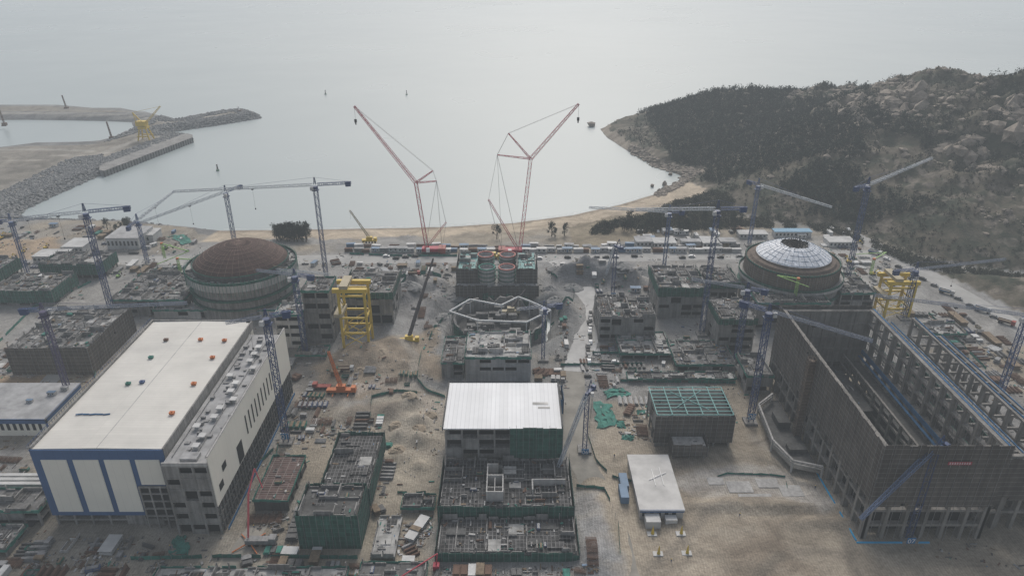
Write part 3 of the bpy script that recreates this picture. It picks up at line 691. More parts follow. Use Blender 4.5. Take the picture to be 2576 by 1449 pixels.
T=thing('stair_core','pale concrete stair core rising from the deck','stair core',(-6,196,6.2))
mb=MB()
for a in ((-9,-8.6,191,206),(-3.4,-3,191,200),(-8.6,-3.4,191,191.4),(-8.6,-3.4,199.6,200),(-8.6,-5,205.6,206)): mb.box(*a,6.17,10.5)
mb.box(-8.6,-3.4,194.5,194.8,6.17,9.5).box(-6.2,-5.9,191.4,199.6,6.17,9.8).box(7,19,199,199.5,6.17,9).box(7,7.5,194,199,6.17,9)
part(T,'shaft_wall',mb,concl)
block('low slab wrapped in blue netting',(-4,21,249,258,8),2,bnet,.2,'flrb',top=deck,dens=1)
# ------------------------------------------------------------ annular structure in excavation
px_,py_=P(1255,835,4); yc=py_+14
T=thing('annular_wall','round grey concrete wall with pale steel frame standing in excavation','round structure',(px_,yc,-6)); FOOT.append((px_-30,px_+30,py_-10,py_+42))
zf=[R.choice((0,-1,-3,-5)) if (i//4)%2 else R.choice((-.5,.8)) for i in range(48)]
part(T,'ring_wall',MB().tube(px_,yc,-7.8,5.5,23,24.2,48,zf=zf),conc)
part(T,'inner_slab',MB().cyl(px_,yc,-7.6,-1,22.9,40),concd)
mb=MB()
for i in range(0,48):
    if R.random()<.65:
        a=2*math.pi*(i+.5)/48; x_,y_=px_+25.2*math.cos(a),yc+25.2*math.sin(a); t_=Vector((-math.sin(a),math.cos(a),0))*1.6; p0=Vector((x_,y_,R.choice((-2,1,3)))); zt=R.uniform(5,7.5)
        mb.add([p0-t_,p0+t_,Vector((x_,y_,zt))+t_,Vector((x_,y_,zt))-t_],[(0,1,2,3)])
part(T,'edge_netting',mb,G)
mb=MB()
for i in range(72):
    a=2*math.pi*i/72; mb.beam((px_+25*math.cos(a),yc+25*math.sin(a),-6),(px_+25*math.cos(a),yc+25*math.sin(a),6+R.random()*2.5),.12)
for z in (-2,1,4): 
    for i in range(36): a=2*math.pi*i/36;b_=2*math.pi*(i+1)/36; mb.beam((px_+25*math.cos(a),yc+25*math.sin(a),z),(px_+25*math.cos(b_),yc+25*math.sin(b_),z),.1)
part(T,'scaffold_pole',mb,tubes)
mb=MB(); q=[(-26,0),(-16,14),(1,7),(10,17),(16,12),(27,1),(14,-12),(-11,-10)]
for a,b_ in zip(q,q[1:]+q[:1]): mb.beam((px_+a[0],yc+a[1],8.5),(px_+b_[0],yc+b_[1],8.5),.75)
for a in q: mb.beam((px_+a[0],yc+a[1],-5),(px_+a[0],yc+a[1],8.5),.4)
part(T,'steel_frame',mb,M('pale_frame',(.52,.53,.53),var=.15))
mb=MB()
for i in range(34):
    a=R.random()*6.28; r_=R.uniform(3,20); w_=R.uniform(1,3.4); mb.box(px_+math.cos(a)*r_-w_,px_+math.cos(a)*r_+w_,yc+math.sin(a)*r_-1.2,yc+math.sin(a)*r_+1.2,-.99,R.uniform(.5,5))
part(T,'inner_formwork',mb,deck)
for i,(u,v,cc) in enumerate(((1222,668,redp),(1277,668,redp),(1225,700,gnetl),(1275,700,redp))):
    zt=12.0; x,y=P(u,v-15,zt)
    T=thing('storage_tank','round concrete storage tank with coloured rim','tank',(x,y,9.5),group='tanks on concrete platform')
    part(T,'tank_wall',MB().tube(x,y,5.5,15,4.1,4.6,28),concl)
    part(T,'tank_floor',MB().cyl(x,y,5.5,13.2,4.05,24),offw)
    part(T,'rim',MB().tube(x,y,15.01,15.6,4.2,4.9,28),cc)
    mb=MB()
    for zz in (8,10.5,13): mb.tube(x,y,zz,zz+.25,4.65,5.4,28)
    part(T,'walkway',mb,gnet)
# ------------------------------------------------------------ reactors
def revol(x,y,prof,n=56,close=False,jag=0):
    mb=MB(); vs=[]
    for k_,(r,zz) in enumerate(prof): 
        for i in range(n):
            rr=r+(R.uniform(-jag,jag) if k_==len(prof)-1 else 0); vs.append((x+rr*math.cos(2*math.pi*i/n),y+rr*math.sin(2*math.pi*i/n),zz))
    k=len(prof)-1
    fs=[(j*n+i,j*n+(i+1)%n,(j+1)*n+(i+1)%n,(j+1)*n+i) for j in range(k) for i in range(n)]
    if close: fs.append(tuple(range(k*n,k*n+n)))
    return mb.add(vs,fs)
rx,ry=-149.5,360; FOOT.append((rx-31,rx+31,ry-31,ry+31))
T=thing('reactor_building','round concrete reactor building with brown meshed dome','reactor building',(rx,ry,0))
part(T,'containment_wall',MB().tube(rx,ry,0,18.5,24,26.6,64),conc)
part(T,'upper_ring',MB().tube(rx,ry,18.51,22.2,23,29.4,64),concl)
part(T,'dark_step',MB().tube(rx,ry,22.21,25.2,22.8,25.4,64),concd)
mb=MB().tube(rx,ry,22.22,23.7,29.0,29.3,64).tube(rx,ry,25.21,25.7,25.1,25.4,64).tube(rx,ry,12,12.9,26.65,28.4,64).tube(rx,ry,7,7.6,26.65,28.2,64)
part(T,'edge_netting',mb,gnet)
mb=MB()
for i in range(110):
    a=R.random()*6.28; r_=R.uniform(26,28.4); x_,y_=rx+r_*math.cos(a),ry+r_*math.sin(a); w_=R.uniform(.3,1.1); mb.box(x_-w_,x_+w_,y_-.4,y_+.4,22.21,22.5+R.random()*1.2)
part(T,'ring_formwork',mb,deck)
rd,rise=24.6,9.4; Rc=(rd*rd+rise*rise)/(2*rise)
def dz(r): return 25.5+rise-Rc+math.sqrt(Rc*Rc-r*r)
part(T,'dome_shell',revol(rx,ry,[(24.7,25.21)]+[(rd*(1-j/14)+.2*(j/14),dz(rd*(1-j/14)+.2*(j/14))) for j in range(15)],64,True),M('dome_rust',(.085,.05,.04),var=.3,sc=.12,streak=.2),True)
mb=MB()
for i in range(40):
    a=2*math.pi*i/40; pr=[(rx+r*math.cos(a),ry+r*math.sin(a),dz(r)+.1) for r in (24.4,20,15,10,5,1.5)]
    for p,q in zip(pr,pr[1:]): mb.beam(p,q,.15)
for r in (4,7,10,13,16,18.5,20.8,22.8):
    for i in range(56):
        a=2*math.pi*i/56;b_=2*math.pi*(i+1)/56; mb.beam((rx+r*math.cos(a),ry+r*math.sin(a),dz(r)+.12),(rx+r*math.cos(b_),ry+r*math.sin(b_),dz(r)+.12),.15)
part(T,'dome_rib',mb,M('dome_rib',(.20,.14,.115),var=.2))
mb=MB()
for i in range(96):
    a=2*math.pi*i/96; mb.beam((rx+29.5*math.cos(a),ry+29.5*math.sin(a),16),(rx+29.5*math.cos(a),ry+29.5*math.sin(a),25),.12)
part(T,'scaffold_pole',mb,gnetl)
rx2,ry2=155,361; FOOT.append((rx2-30,rx2+30,ry2-30,ry2+30))
T=thing('reactor_building','round concrete reactor building with silver steel cap open at the top','reactor building',(rx2,ry2,0))
part(T,'containment_wall',MB().tube(rx2,ry2,0,17,24,26,64),conc)
part(T,'upper_ring',MB().tube(rx2,ry2,17.01,24.6,23,24.8,64),M('brown_ring',(.15,.128,.105),var=.35,pat='v',pcol=(.23,.21,.185),pw=1.5,ph=1.3,pm=.12))
mb=MB().tube(rx2,ry2,17.02,18.4,27.4,27.7,64).tube(rx2,ry2,24.61,25.6,24.5,24.9,64).tube(rx2,ry2,10,10.7,26.01,27.6,64)
part(T,'edge_netting',mb,gnet)
part(T,'step_ring',MB().tube(rx2,ry2,15.5,17.011,26.02,27.8,64),concl)
mb=MB()
for i in range(84):
    a=2*math.pi*i/84; mb.beam((rx2+25.1*math.cos(a),ry2+25.1*math.sin(a),17),(rx2+25.1*math.cos(a),ry2+25.1*math.sin(a),26.6),.12)
part(T,'scaffold_pole',mb,rust)
part(T,'terrace',revol(rx2,ry2,[(24.4,24.62),(22.9,25.2),(22,26.4),(20.2,27),(19.7,28)],64),M('terrace_brown',(.13,.10,.08),var=.4,sc=.4))
part(T,'steel_cap',revol(rx2,ry2,[(19.7,28)]+[(19.3-12.2*j/8,28.3+5.7*math.sin(j/8*1.25)/.949) for j in range(9)],64,jag=.9),silver)
mb=MB()
for r in (19.2,16.3,13.3,10.3):
    j=(19.3-r)/12.2; zz=28.3+5.7*math.sin(j*1.25)/.949+.1
    for i in range(48):
        if R.random()<.7:
            a=2*math.pi*i/48;b_=2*math.pi*(i+1)/48; mb.beam((rx2+r*math.cos(a),ry2+r*math.sin(a),zz),(rx2+r*math.cos(b_),ry2+r*math.sin(b_),zz),.12)
for i in range(32):
    a=2*math.pi*i/32; pr=[]
    for j in range(0,9,2): r=19.3-12.2*j/8; pr.append((rx2+r*math.cos(a),ry2+r*math.sin(a),28.4+5.7*math.sin(j/8*1.25)/.949))
    for p,q in zip(pr,pr[1:]): mb.beam(p,q,.1)
part(T,'seam_ring',mb,dustyb)
part(T,'inner_well',MB().tube(rx2,ry2,26,33.6,5.6,6.1,32),concd)
mb=MB().cyl(rx2,ry2,26,33,5.5,30)
for i in range(130):
    a=R.random()*6.3;r=R.random()*8; x_,y_=rx2+r*math.cos(a),ry2+r*math.sin(a); mb.beam((x_,y_,32),(x_+R.uniform(-1.6,1.6),y_+R.uniform(-1.3,1.3),33.8+R.random()*2.0),.24)
part(T,'well_floor',mb,M('well_dark',(.06,.055,.05)))
# ------------------------------------------------------------ cranes
boardm=M('board_blue',(.03,.16,.34))
def numtext(T,txt,loc,size):
    cu=bpy.data.curves.new('number','FONT'); cu.body=txt; cu.size=size; cu.align_x='CENTER'; cu.extrude=.02
    t=bpy.data.objects.new('t',cu); COL.objects.link(t); dg=bpy.context.evaluated_depsgraph_get()
    me=bpy.data.meshes.new_from_object(t.evaluated_get(dg)); bpy.data.objects.remove(t); me.materials.clear(); me.materials.append(white)
    o=obj('number',me,T); o.rotation_euler=(math.pi/2,0,0); o.location=loc
def tcrane(bu,bv,tv,ju,jv,clen=14,dz=0,label='tall navy lattice tower crane with pale jib',mm=navy,num=None,w=2.1,jm=jibw,y=None,z0=0.0,jt=.17,jw=1.3,head=4.2,drop=12):
    bx_,by_=P(bu,bv,z0) if y is None else (W(bu,bv,y).x,y)
    top=W(0,tv,by_).z; b0=Vector((bx_,by_,z0))
    T=thing('tower_crane',label,'tower crane',b0,group='tower cranes over the site'); FOOT.append((bx_-2.5,bx_+2.5,by_-2.5,by_+2.5))
    n=max(6,int((top-z0)/2.8))
    part(T,'mast',MB().lattice((bx_,by_,z0+1),(bx_,by_,top-3),w,n,.25),mm)
    part(T,'footing',MB().box(bx_-2.6,bx_+2.6,by_-2.6,by_+2.6,z0,z0+1.0),conc)
    part(T,'slewing_ring',MB().cyl(bx_,by_,top-3,top-1.6,1.5,12).box(bx_-1.7,bx_+1.7,by_-1.7,by_+1.7,top-4.1,top-3.7),mm)
    zj=top-.6; je=Vector((*P(ju,jv,zj+dz),zj+dz)); jb=Vector((bx_,by_,zj)); d=(je-jb); L_=d.length
    hd=Vector((d.x,d.y,0)).normalized()
    part(T,'jib',MB().lattice(jb+hd*1.2,je,jw,max(8,int(L_/2.4)),jt,w1=1.0),jm)
    cj=jb-hd*clen
    part(T,'counter_jib',MB().lattice(jb-hd*1.2,cj,1.3,max(4,int(clen/2.5)),.2),bluest)
    a=Vector((-hd.y,hd.x,0)); mb=MB()
    q=cj+hd*1.8; vs=[]
    for zz in (-1.9,.6):
        for i,j in ((-1,-1),(1,-1),(1,1),(-1,1)): vs.append(q+hd*i*1.5+a*j*.9+Vector((0,0,zz)))
    mb.add(vs,[(3,2,1,0),(4,5,6,7),(0,1,5,4),(1,2,6,5),(2,3,7,6),(3,0,4,7)])
    part(T,'counterweight',mb,navy)
    cq=jb+hd*1.8+a*1.6; part(T,'cab',MB().box(cq.x-.8,cq.x+.8,cq.y-.8,cq.y+.8,top-3.4,top-1.5),offw)
    mb=MB(); ah=jb+Vector((0,0,head)); mb.lattice(jb,ah,1.1,2,.2,w1=.4); mb.beam(ah,jb+d*.62+Vector((0,0,.6)),.09); mb.beam(ah,cj+Vector((0,0,.7)),.09)
    part(T,'tower_head',mb,mm)
    hk=jb+d*.45; mb=MB().box(hk.x-.6,hk.x+.6,hk.y-.6,hk.y+.6,hk.z-1.2,hk.z-.7).beam(hk-Vector((0,0,1.2)),hk-Vector((0,0,drop)),.06)
    e=hk-Vector((0,0,drop)); mb.box(e.x-.25,e.x+.25,e.y-.25,e.y+.25,e.z-.8,e.z)
    part(T,'trolley',mb,black)
    if num:
        part(T,'number_board',MB().box(bx_-1.5,bx_+1.5,by_-1.45,by_-1.3,z0+2.6,z0+5.2),boardm)
        numtext(T,num,(0,-1.5,2.85),2.9)
    return T
tcrane(295,832,530,60,548,20)
tcrane(70,690,552,120,548,8,w=1.7,mm=bluest,jm=jibd)
tcrane(372,665,552,437,482,14,mm=bluest,w=1.7)
tcrane(593,625,480,352,560,14)
tcrane(822,705,462,436,482,20)
dk=dict(jm=jibd,jw=1.0,jt=.13,head=3)
tcrane(722,1112,792,568,812,9,num='01',label='tall navy tower crane with short dark jib',**dk)
tcrane(770,895,688,645,680,10,label='navy tower crane with dark slender jib',**dk)
tcrane(180,1010,775,470,762,9,mm=M('violet_steel',(.10,.09,.15)),w=1.8,label='weathered tower crane with dark slender jib',**dk)
tcrane(1670,675,530,1482,522,9,mm=bluest,w=1.7)
tcrane(1764,842,522,1600,527,14)
tcrane(1884,618,462,2092,521,9,w=1.8,mm=bluest)
tcrane(2122,742,462,2345,398,12,dz=6)
tcrane(1850,922,722,1740,702,9,**dk)
tcrane(1886,1062,778,2195,858,12,num='08',label='tall navy tower crane with long dark jib',**dk)
tcrane(2272,802,675,2530,652,14,jw=.9,jt=.12,jm=jibd)
tcrane(2515,990,790,2200,742,8,mm=bluest,label='blue tower crane with long dark jib',**dk)
tcrane(1366,905,768,1300,778,9,w=1.5,mm=bluest,label='slim blue tower crane over central block',**dk)
tcrane(632,770,668,830,690,6,w=1.4,mm=beige,jm=jibw,jw=1.0,jt=.13,label='beige tower crane with pale jib before the dome')
def luffer(bu,bv,tv,eu,ev,eY,label,num=None,mm=navy,jm=jibw,w=2.1):
    bx_,by_=P(bu,bv); top=W(0,tv,by_).z
    T=thing('tower_crane',label,'tower crane',(bx_,by_,0),group='tower cranes over the site'); FOOT.append((bx_-3,bx_+3,by_-3,by_+3))
    part(T,'mast',MB().lattice((bx_,by_,1),(bx_,by_,top-2),w,max(6,int(top/2.8)),w*.115),mm)
    part(T,'footing',MB().box(bx_-2.6,bx_+2.6,by_-2.6,by_+2.6,0,1),conc)
    e=W(eu,ev,eY); j=Vector((bx_,by_,top-1))
    hd=Vector((e.x-j.x,e.y-j.y,0)).normalized()
    part(T,'jib',MB().lattice(j+hd,e,1.4,18,.19,w1=.9),jm)
    c=j-hd*4; part(T,'machinery_deck',MB().beam(j+hd*1,c,1.2).beam(c+Vector((0,0,.4)),c-hd*1.6+Vector((0,0,.4)),1.7),mm)
    ah=j+Vector((0,0,5))-hd*2.5; part(T,'a_frame',MB().beam(j,ah,.25).beam(c,ah,.25).beam(ah,e,.08).beam(ah,j.lerp(e,.6),.07),mm)
    part(T,'cab',MB().box(j.x+1.2,j.x+2.4,j.y-.7,j.y+.7,top-2,top-.4),offw)
    if num:
        part(T,'number_board',MB().box(bx_-1.4,bx_+1.4,by_-2.75,by_-2.61,.2,2.6),boardm)
        numtext(T,num,(0,-2.8,.4),2.5)
luffer(2280,1352,1125,2165,1305,172,'navy tower crane with lowered lattice jib beside the hall','07',jm=M('haze_blue_steel',(.14,.19,.30),rough=.5))
luffer(1470,1132,985,1385,1225,205,'slender blue tower crane with lowered white jib','06',w=1.6)
luffer(1541,742,615,1525,690,372,'small blue tower crane with lowered jib','05',w=1.7)
def crawler(bY,track_,foot,joint,tip,s1,s2,backtop,label,bh):
    o=W(*track_,bY); ground=Vector((o.x,bY,0)); T=thing('crawler_crane',label,'crawler crane',ground,group='red crawler cranes by the beach road'); FOOT.append((o.x-7,o.x+9,bY-6,bY+6))
    p=lambda a,dy=0: W(a[0],a[1],bY+dy)
    ft=p(foot); ft.z=3; J=p(joint); E=p(tip,bh); A=p(s1,4); B=p(s2,2); K=p(backtop,-2); kb=Vector((ft.x-1,bY,3))
    part(T,'main_mast',MB().lattice(ft,J,2.1,max(12,int((J-ft).length/3)),.2,w1=1.9),redst)
    part(T,'luffing_jib',MB().lattice(J,E,1.8,20,.17,w1=1.0),redst)
    part(T,'strut',MB().lattice(J,A,1.0,7,.14,w1=.5).lattice(J,B,1.0,7,.14,w1=.5),redst)
    part(T,'back_mast',MB().lattice(kb,K,1.4,9,.17,w1=.9),redst)
    cw=Vector((ground.x+(-7 if K.x<J.x else 7),bY,3))
    mb=MB(); s_o=Vector((0,.8,0))
    for a,b_ in ((E,A),(A,B),(B,cw),(K,B),(K,cw),(B,kb)): mb.beam(a+s_o,b_+s_o,.1); mb.beam(a-s_o,b_-s_o,.1)
    hk=E-Vector((0,0,8)); mb.beam(E,hk,.12)
    part(T,'stay_rope',mb,rope)
    part(T,'hook_block',MB().box(hk.x-.7,hk.x+.7,hk.y-.5,hk.y+.5,hk.z-2.0,hk.z).cyl(hk.x,hk.y,hk.z-3.4,hk.z-2.01,.4,8),black)
    g=ground; mb=MB()
    for yy in (-4.4,3.0): mb.box(g.x-6,g.x+6,bY+yy,bY+yy+1.6,0.2,1.9)
    part(T,'crawler_track',mb,black)
    part(T,'upper_body',MB().box(g.x-6,g.x+6,bY-2.6,bY+2.6,2,4.2),redst)
    part(T,'counterweight',MB().box(cw.x-2.2,cw.x+2.2,bY-3.4,bY+3.4,1.2,4.6),redp)
    part(T,'cab',MB().box(g.x-3,g.x-.8,bY-4.4,bY-2.7,2.4,5),white)
crawler(428,(1086,640),(1074,620),(1046,460),(891,268),(1089,430),(1098,456),(1122,560),'tall red crawler crane with long angled lattice jib',18)
crawler(426,(1290,640),(1308,610),(1335,400),(1456,262),(1279,336),(1251,390),(1229,503),'tall red crawler crane with raised jib and twin struts',6)
def mobile(base,tip,tY,bm_,cm,label,lat=False,w=1.3,L=10):
    x,y=P(*base); FOOT.append((x-5,x+5,y-3,y+3)); T=thing('mobile_crane',label,'mobile crane',(x,y,0),group='mobile cranes on the site')
    e=W(tip[0],tip[1],tY); j=Vector((x,y,3.4)); 
    if lat: part(T,'boom',MB().lattice(j,e,w,16,.2,w1=w*.6),bm_)
    else: part(T,'boom',MB().beam(j,j.lerp(e,.45),w*.9,0,w*.8).beam(j.lerp(e,.45),j.lerp(e,.75),w*.7,0,w*.6).beam(j.lerp(e,.75),e,w*.5,0,w*.4),bm_)
    part(T,'chassis',MB().box(x-L/2,x+L/2,y-1.3,y+1.3,1,2.2).box(x+L/2-2,x+L/2,y-1.25,y+1.25,2.21,3.5).box(x-2,x+2,y-1.2,y+1.2,2.21,4.2),cm)
    mb=MB()
    for i in range(5):
        for yy in (-1.45,1.45): 
            xx=x-L/2+1+i*(L-2)/4; mb.box(xx-.55,xx+.55,y+yy-.2,y+yy+.2,0,1.1)
    part(T,'wheel',mb,black)
    part(T,'outrigger',MB().box(x-3.6,x-3.2,y-4,y+4,.5,.9).box(x+3.2,x+3.6,y-4,y+4,.5,.9),cm)
    part(T,'hoist_rope',MB().beam(e,e-Vector((0,0,6)),.08),rope)
mobile((1030,862),(1090,650),332,M('dark_boom',(.09,.08,.08)),yell,'yellow mobile crane with long dark telescopic boom',w=1.6)
mobile((860,988),(826,885),262,orange,orange,'orange mobile crane with raised lattice boom beside red trailer',lat=True,L=13)
mobile((930,610),(880,530),440,beige,yell,'beige crane with long lattice boom near the beach',lat=True)
mobile((1285,790),(1322,728),352,M('dark_boom2',(.09,.08,.08)),beige,'small crane with dark boom beside the round wall')
mobile((1240,650),(1228,640),420,yell,yell,'yellow mobile crane parked near tanks')
x,y=P(628,1368); T=thing('concrete_pump','concrete pump truck with raised red boom and outriggers','concrete pump',(x,y,0)); FOOT.append((x-5,x+5,y-4,y+4))
a=Vector((x,y,3)); b1=W(625,1240,y+1); c1=W(640,1178,y+6)
part(T,'boom',MB().beam(a,b1,.5).beam(b1,c1,.4).beam(c1,c1+Vector((1,1,-9)),.3),M('pink_red',(.5,.1,.12)))
part(T,'truck_body',MB().box(x-1,x+9,y-1.2,y+1.2,1,2.6).box(x+7,x+9.3,y-1.25,y+1.25,1,3.4),tubes)
mb=MB()
for k in range(4): 
    for s_1 in (-1,1): mb.beam((x+.4+k*2.3,y+s_1*.9,.5),(x+.4+k*2.3,y+s_1*1.3,.5),.95)
part(T,'wheel',mb,black)
part(T,'outrigger',MB().beam((x,y,.8),(x-4.5,y-4,.4),.3).beam((x,y,.8),(x-4,y+4,.4),.3).beam((x,y,.8),(x+4,y-4.5,.4),.3).beam((x,y,.8),(x+4,y+4.5,.4),.3),orange)
x,y=P(1098,1430); T=thing('concrete_pump','concrete pump boom in faded red over foundation edge','concrete pump',(x,y,0))
a=Vector((x,y,2)); part(T,'boom',MB().beam(a,W(1100,1392,y),.4).beam(W(1100,1392,y),W(1010,1449,y-8),.3),redst); part(T,'pump_base',MB().box(x-1,x+1,y-1,y+1,0,2),redst)
def placing(bu,bv,zb,e1,e2,label):
    x,y=P(bu,bv,zb); T=thing('placing_boom',label,'placing boom',(x,y,zb),group='lime placing booms')
    p0=Vector((x,y,zb+10)); part(T,'column',MB().lattice((x,y,zb),p0,1.1,6,.16),lime)
    q=Vector((*P(*e1,zb+12),zb+12)); r_=Vector((*P(*e2,zb+9),zb+9))
    part(T,'boom',MB().beam(p0,q,.5).beam(q,r_,.35),lime); part(T,'pump_seat',MB().box(x-.7,x+.7,y-.7,y+.7,zb+9.6,zb+10.6),orange)
placing(640,730,14,(590,690),(680,684),'lime green placing boom beside brown dome')
placing(2000,745,16,(1955,693),(2035,722),'lime green placing boom beside silver capped reactor')
placing(415,650,4,(475,632),(395,665),'lime green placing boom near shore road')
placing(2190,690,2,(2230,635),(2150,640),'lime green placing boom by the road')
placing(455,690,6,(520,655),(560,660),'lime green placing boom by reactor')
def gantry(x0,x1,y0,y1,z,label,mid=.55):
    T=thing('gantry_crane',label,'gantry crane',((x0+x1)/2,y0,0)); FOOT.append((x0-1,x1+1,y0-1,y1+1))
    mb=MB()
    for x in (x0,x1):
        for y in (y0,y1): mb.box(x-.55,x+.55,y-.55,y+.55,0,z)
    part(T,'leg',mb,yell); mb=MB()
    for zz in (z*.28,z*mid,z-2):
        for x in (x0,x1): mb.box(x-.4,x+.4,y0+.8,y1-.8,zz-.45,zz+.45)
        for y in (y0,y1): mb.box(x0+.8,x1-.8,y-.4,y+.4,zz-.45,zz+.45)
    for y in (y0,y1): 
        mb.beam((x0,y,1),(x1,y,z*.28),.3); mb.beam((x1,y,1),(x0,y,z*.28),.3); mb.beam((x0,y,z*.28),(x1,y,z*mid),.3)
    for x in (x0,x1): mb.beam((x,y0,1),(x,y1,z*mid),.3); mb.beam((x,y1,z*mid),(x,y0,z-2),.3)
    part(T,'brace',mb,yell)
    part(T,'top_girder',MB().box(x0-2.5,x1+1.5,y0-1,y0+1,z+.01,z+2.0).box(x0-2.5,x1+1.5,y1-1,y1+1,z+.01,z+2.0),yell)
    part(T,'trolley',MB().box(x0+1,x0+5,y0-1.2,y1+1.2,z+2.1,z+3.8).box(x0-3,x0+1,y0-1,y1+1,z*mid+.7,z*mid+2.5),beige)
gantry(-83.5,-71,306,316,31,'tall yellow steel gantry lifting tower')
gantry(200,213,338,349,20,'yellow steel gantry crane beside hillside road')
# ------------------------------------------------------------ harbour
qz=-.6
q=[P(u,v,qz) for u,v in ((250,413),(330,378),(400,350),(470,336),(484,339),(484,346),(262,430),(250,428))]
mb=MB().add([(*p,-9) for p in q]+[(*p,qz) for p in q],[tuple(range(8,16))]+[(i,(i+1)%8,8+(i+1)%8,8+i) for i in range(8)])
T=thing('quay','concrete quay with fendered wall along harbour basin','quay',(*q[6],qz)); part(T,'quay_slab',mb,conc)
mb=MB(); a=Vector((*q[6],0)); b_=Vector((*q[5],0))
for i in range(34):
    p=a.lerp(b_,i/33); mb.box(p.x-.5,p.x+.5,p.y-1.0,p.y-.2,-6,qz-.2)
part(T,'fender',mb,concd)
x,y=P(368,352,qz); T=thing('portal_crane','yellow harbour portal crane with slewing boom','portal crane',(x,y,qz)); mb=MB()
for i in (-6,6):
    for j in (-5,5): mb.beam((x+i,y+j,qz),(x+i*.55,y+j*.55,qz+12),1.1)
for j in (-5,5): mb.beam((x-6,y+j,qz+4.5),(x+6,y+j,qz+4.5),1.0)
mb.box(x-4.5,x+4.5,y-4,y+4,qz+12,qz+14); part(T,'portal_leg',mb,yell)
part(T,'machine_house',MB().box(x-6,x+4,y-3.5,y+3.5,qz+14.5,qz+19.5).cyl(x,y,qz+14,qz+14.5,2.6),yell)
e=W(403,268,y+5); k=Vector((x-8,y,qz+28))
part(T,'boom',MB().lattice((x+3,y,qz+17),e,2.0,10,.32,w1=1.1),yell)
part(T,'a_frame',MB().beam((x-5,y-3,qz+19.5),k,.6).beam((x+1,y-3,qz+19.5),k,.6).beam((x-5,y+3,qz+19.5),k,.6).beam(k,e,.22),yell)
for u,v,h_,m_ in ((168,275,15,rust),(12,315,24,rust),(282,350,16,rust),(604,283,5,white)):
    x,y=P(u,v,-2); T=thing('piling_rig','tall thin lattice piling rig on the breakwater','piling rig',(x,y,-2)); part(T,'mast',MB().lattice((x,y,-2),(x-1.5,y,h_),1.3,7,.28,w1=.8),m_); part(T,'base',MB().box(x-2.2,x+2.2,y-1.8,y+1.8,-2.5,.6).box(x-2.6,x+2.6,y-2.2,y-1.2,-3,-1.6),rust)
for u,v in ((548,430),(819,238),(1023,239)):
    x,y=P(u,v,SEA); T=thing('navigation_buoy','small navigation buoy floating on calm sea','buoy',(x,y,SEA),group='navigation buoys on the sea')
    part(T,'float',MB().cyl(x,y,SEA-.5,SEA+1,1.4,12),M('buoy_green',(.1,.2,.12))); part(T,'lattice_tower',MB().lattice((x,y,SEA+1),(x,y,SEA+5),1.2,3,.22,w1=.5).box(x-.45,x+.45,y-.45,y+.45,SEA+5,SEA+6),black)
# ------------------------------------------------------------ rocks
bm=bmesh.new(); bmesh.ops.create_icosphere(bm,subdivisions=1,radius=1); IV=np.array([v.co[:] for v in bm.verts]); IF=np.array([[v.index for v in f.verts] for f in bm.faces]); bm.free()
def rocks(name,pos,size,mat_,flat=.7):
    n=len(pos); V=IV[None]*(1+NR.uniform(-.28,.28,(n,len(IV),1))); V=V*np.asarray(size)[:,None,None]*np.stack([NR.uniform(.8,1.3,n),NR.uniform(.8,1.3,n),NR.uniform(flat*.7,flat*1.2,n)],1)[:,None,:]
    a=NR.uniform(0,6.28,n); ca,sa=np.cos(a)[:,None],np.sin(a)[:,None]; x=V[...,0]*ca-V[...,1]*sa; y=V[...,0]*sa+V[...,1]*ca
    V=np.stack([x,y,V[...,2]],-1)+np.asarray(pos)[:,None,:]
    Fc=(IF[None]+(np.arange(n)*len(IV))[:,None,None]).reshape(-1,3)
    return obj(name,npmesh(name,V.reshape(-1,3),Fc,[mat_]),kind='stuff')
def scat(n,x0,x1,y0,y1,fn):
    x=NR.uniform(x0,x1,n);y=NR.uniform(y0,y1,n);z,d,dh,w=terrain(x,y); k=fn(x,y,z,d,dh,w); return x[k],y[k],z[k],w[k],dh[k]
x,y,z,w_,_=scat(38000,-420,-150,470,960,lambda x,y,z,d,dh,w:(d>-1.5)&(d<24)&(y>495))
rocks('breakwater_rock',np.stack([x,y,z+.2],1),NR.uniform(.7,1.9,len(x)),armour,.8)
poly=[P(u,v,-2) for u,v in ((-80,478),(190,400),(262,392),(262,405),(250,436),(60,528),(40,552),(-100,560))]
x,y,z,w_,_=scat(30000,-420,-150,470,800,lambda x,y,z,d,dh,w:inpoly(x,y,poly)&(d>0))
rocks('revetment_rock',np.stack([x,y,z+.1],1)[:9000],NR.uniform(.8,1.8,len(x[:9000])),armour,.8)
x,y,z,w_,_=scat(100000,150,640,380,1000,lambda x,y,z,d,dh,w:(dh>4)&(w>.05)&(fbm(x,y,32,50)>.48)&(NR.rand(len(x))<np.clip((x-170)/230,.03,1)))
s_z=np.power(NR.rand(len(x)),2.6)*3.4+.5
rocks('hillside_boulder',np.stack([x,y,z-s_z*.05],1)[:7500],s_z[:7500],rockm)
x,y,z,w_,_=scat(60000,290,640,400,760,lambda x,y,z,d,dh,w:(dh>4)&(w>.3)&(fbm(x,y,38,52)>.56)&(NR.rand(len(x))<.3))
s_z=NR.uniform(2.5,8.5,len(x)); rocks('granite_outcrop',np.stack([x,y,z-s_z*.42],1)[:1100],s_z[:1100],rockm,1.0)
x,y,z,w_,_=scat(30000,120,300,540,900,lambda x,y,z,d,dh,w:(d>-3)&(d<8)&(y<870))
rocks('shore_rock',np.stack([x,y,z+.1],1)[:1500],(np.power(NR.rand(len(x)),2.5)*2.3+.5)[:1500],rockm)
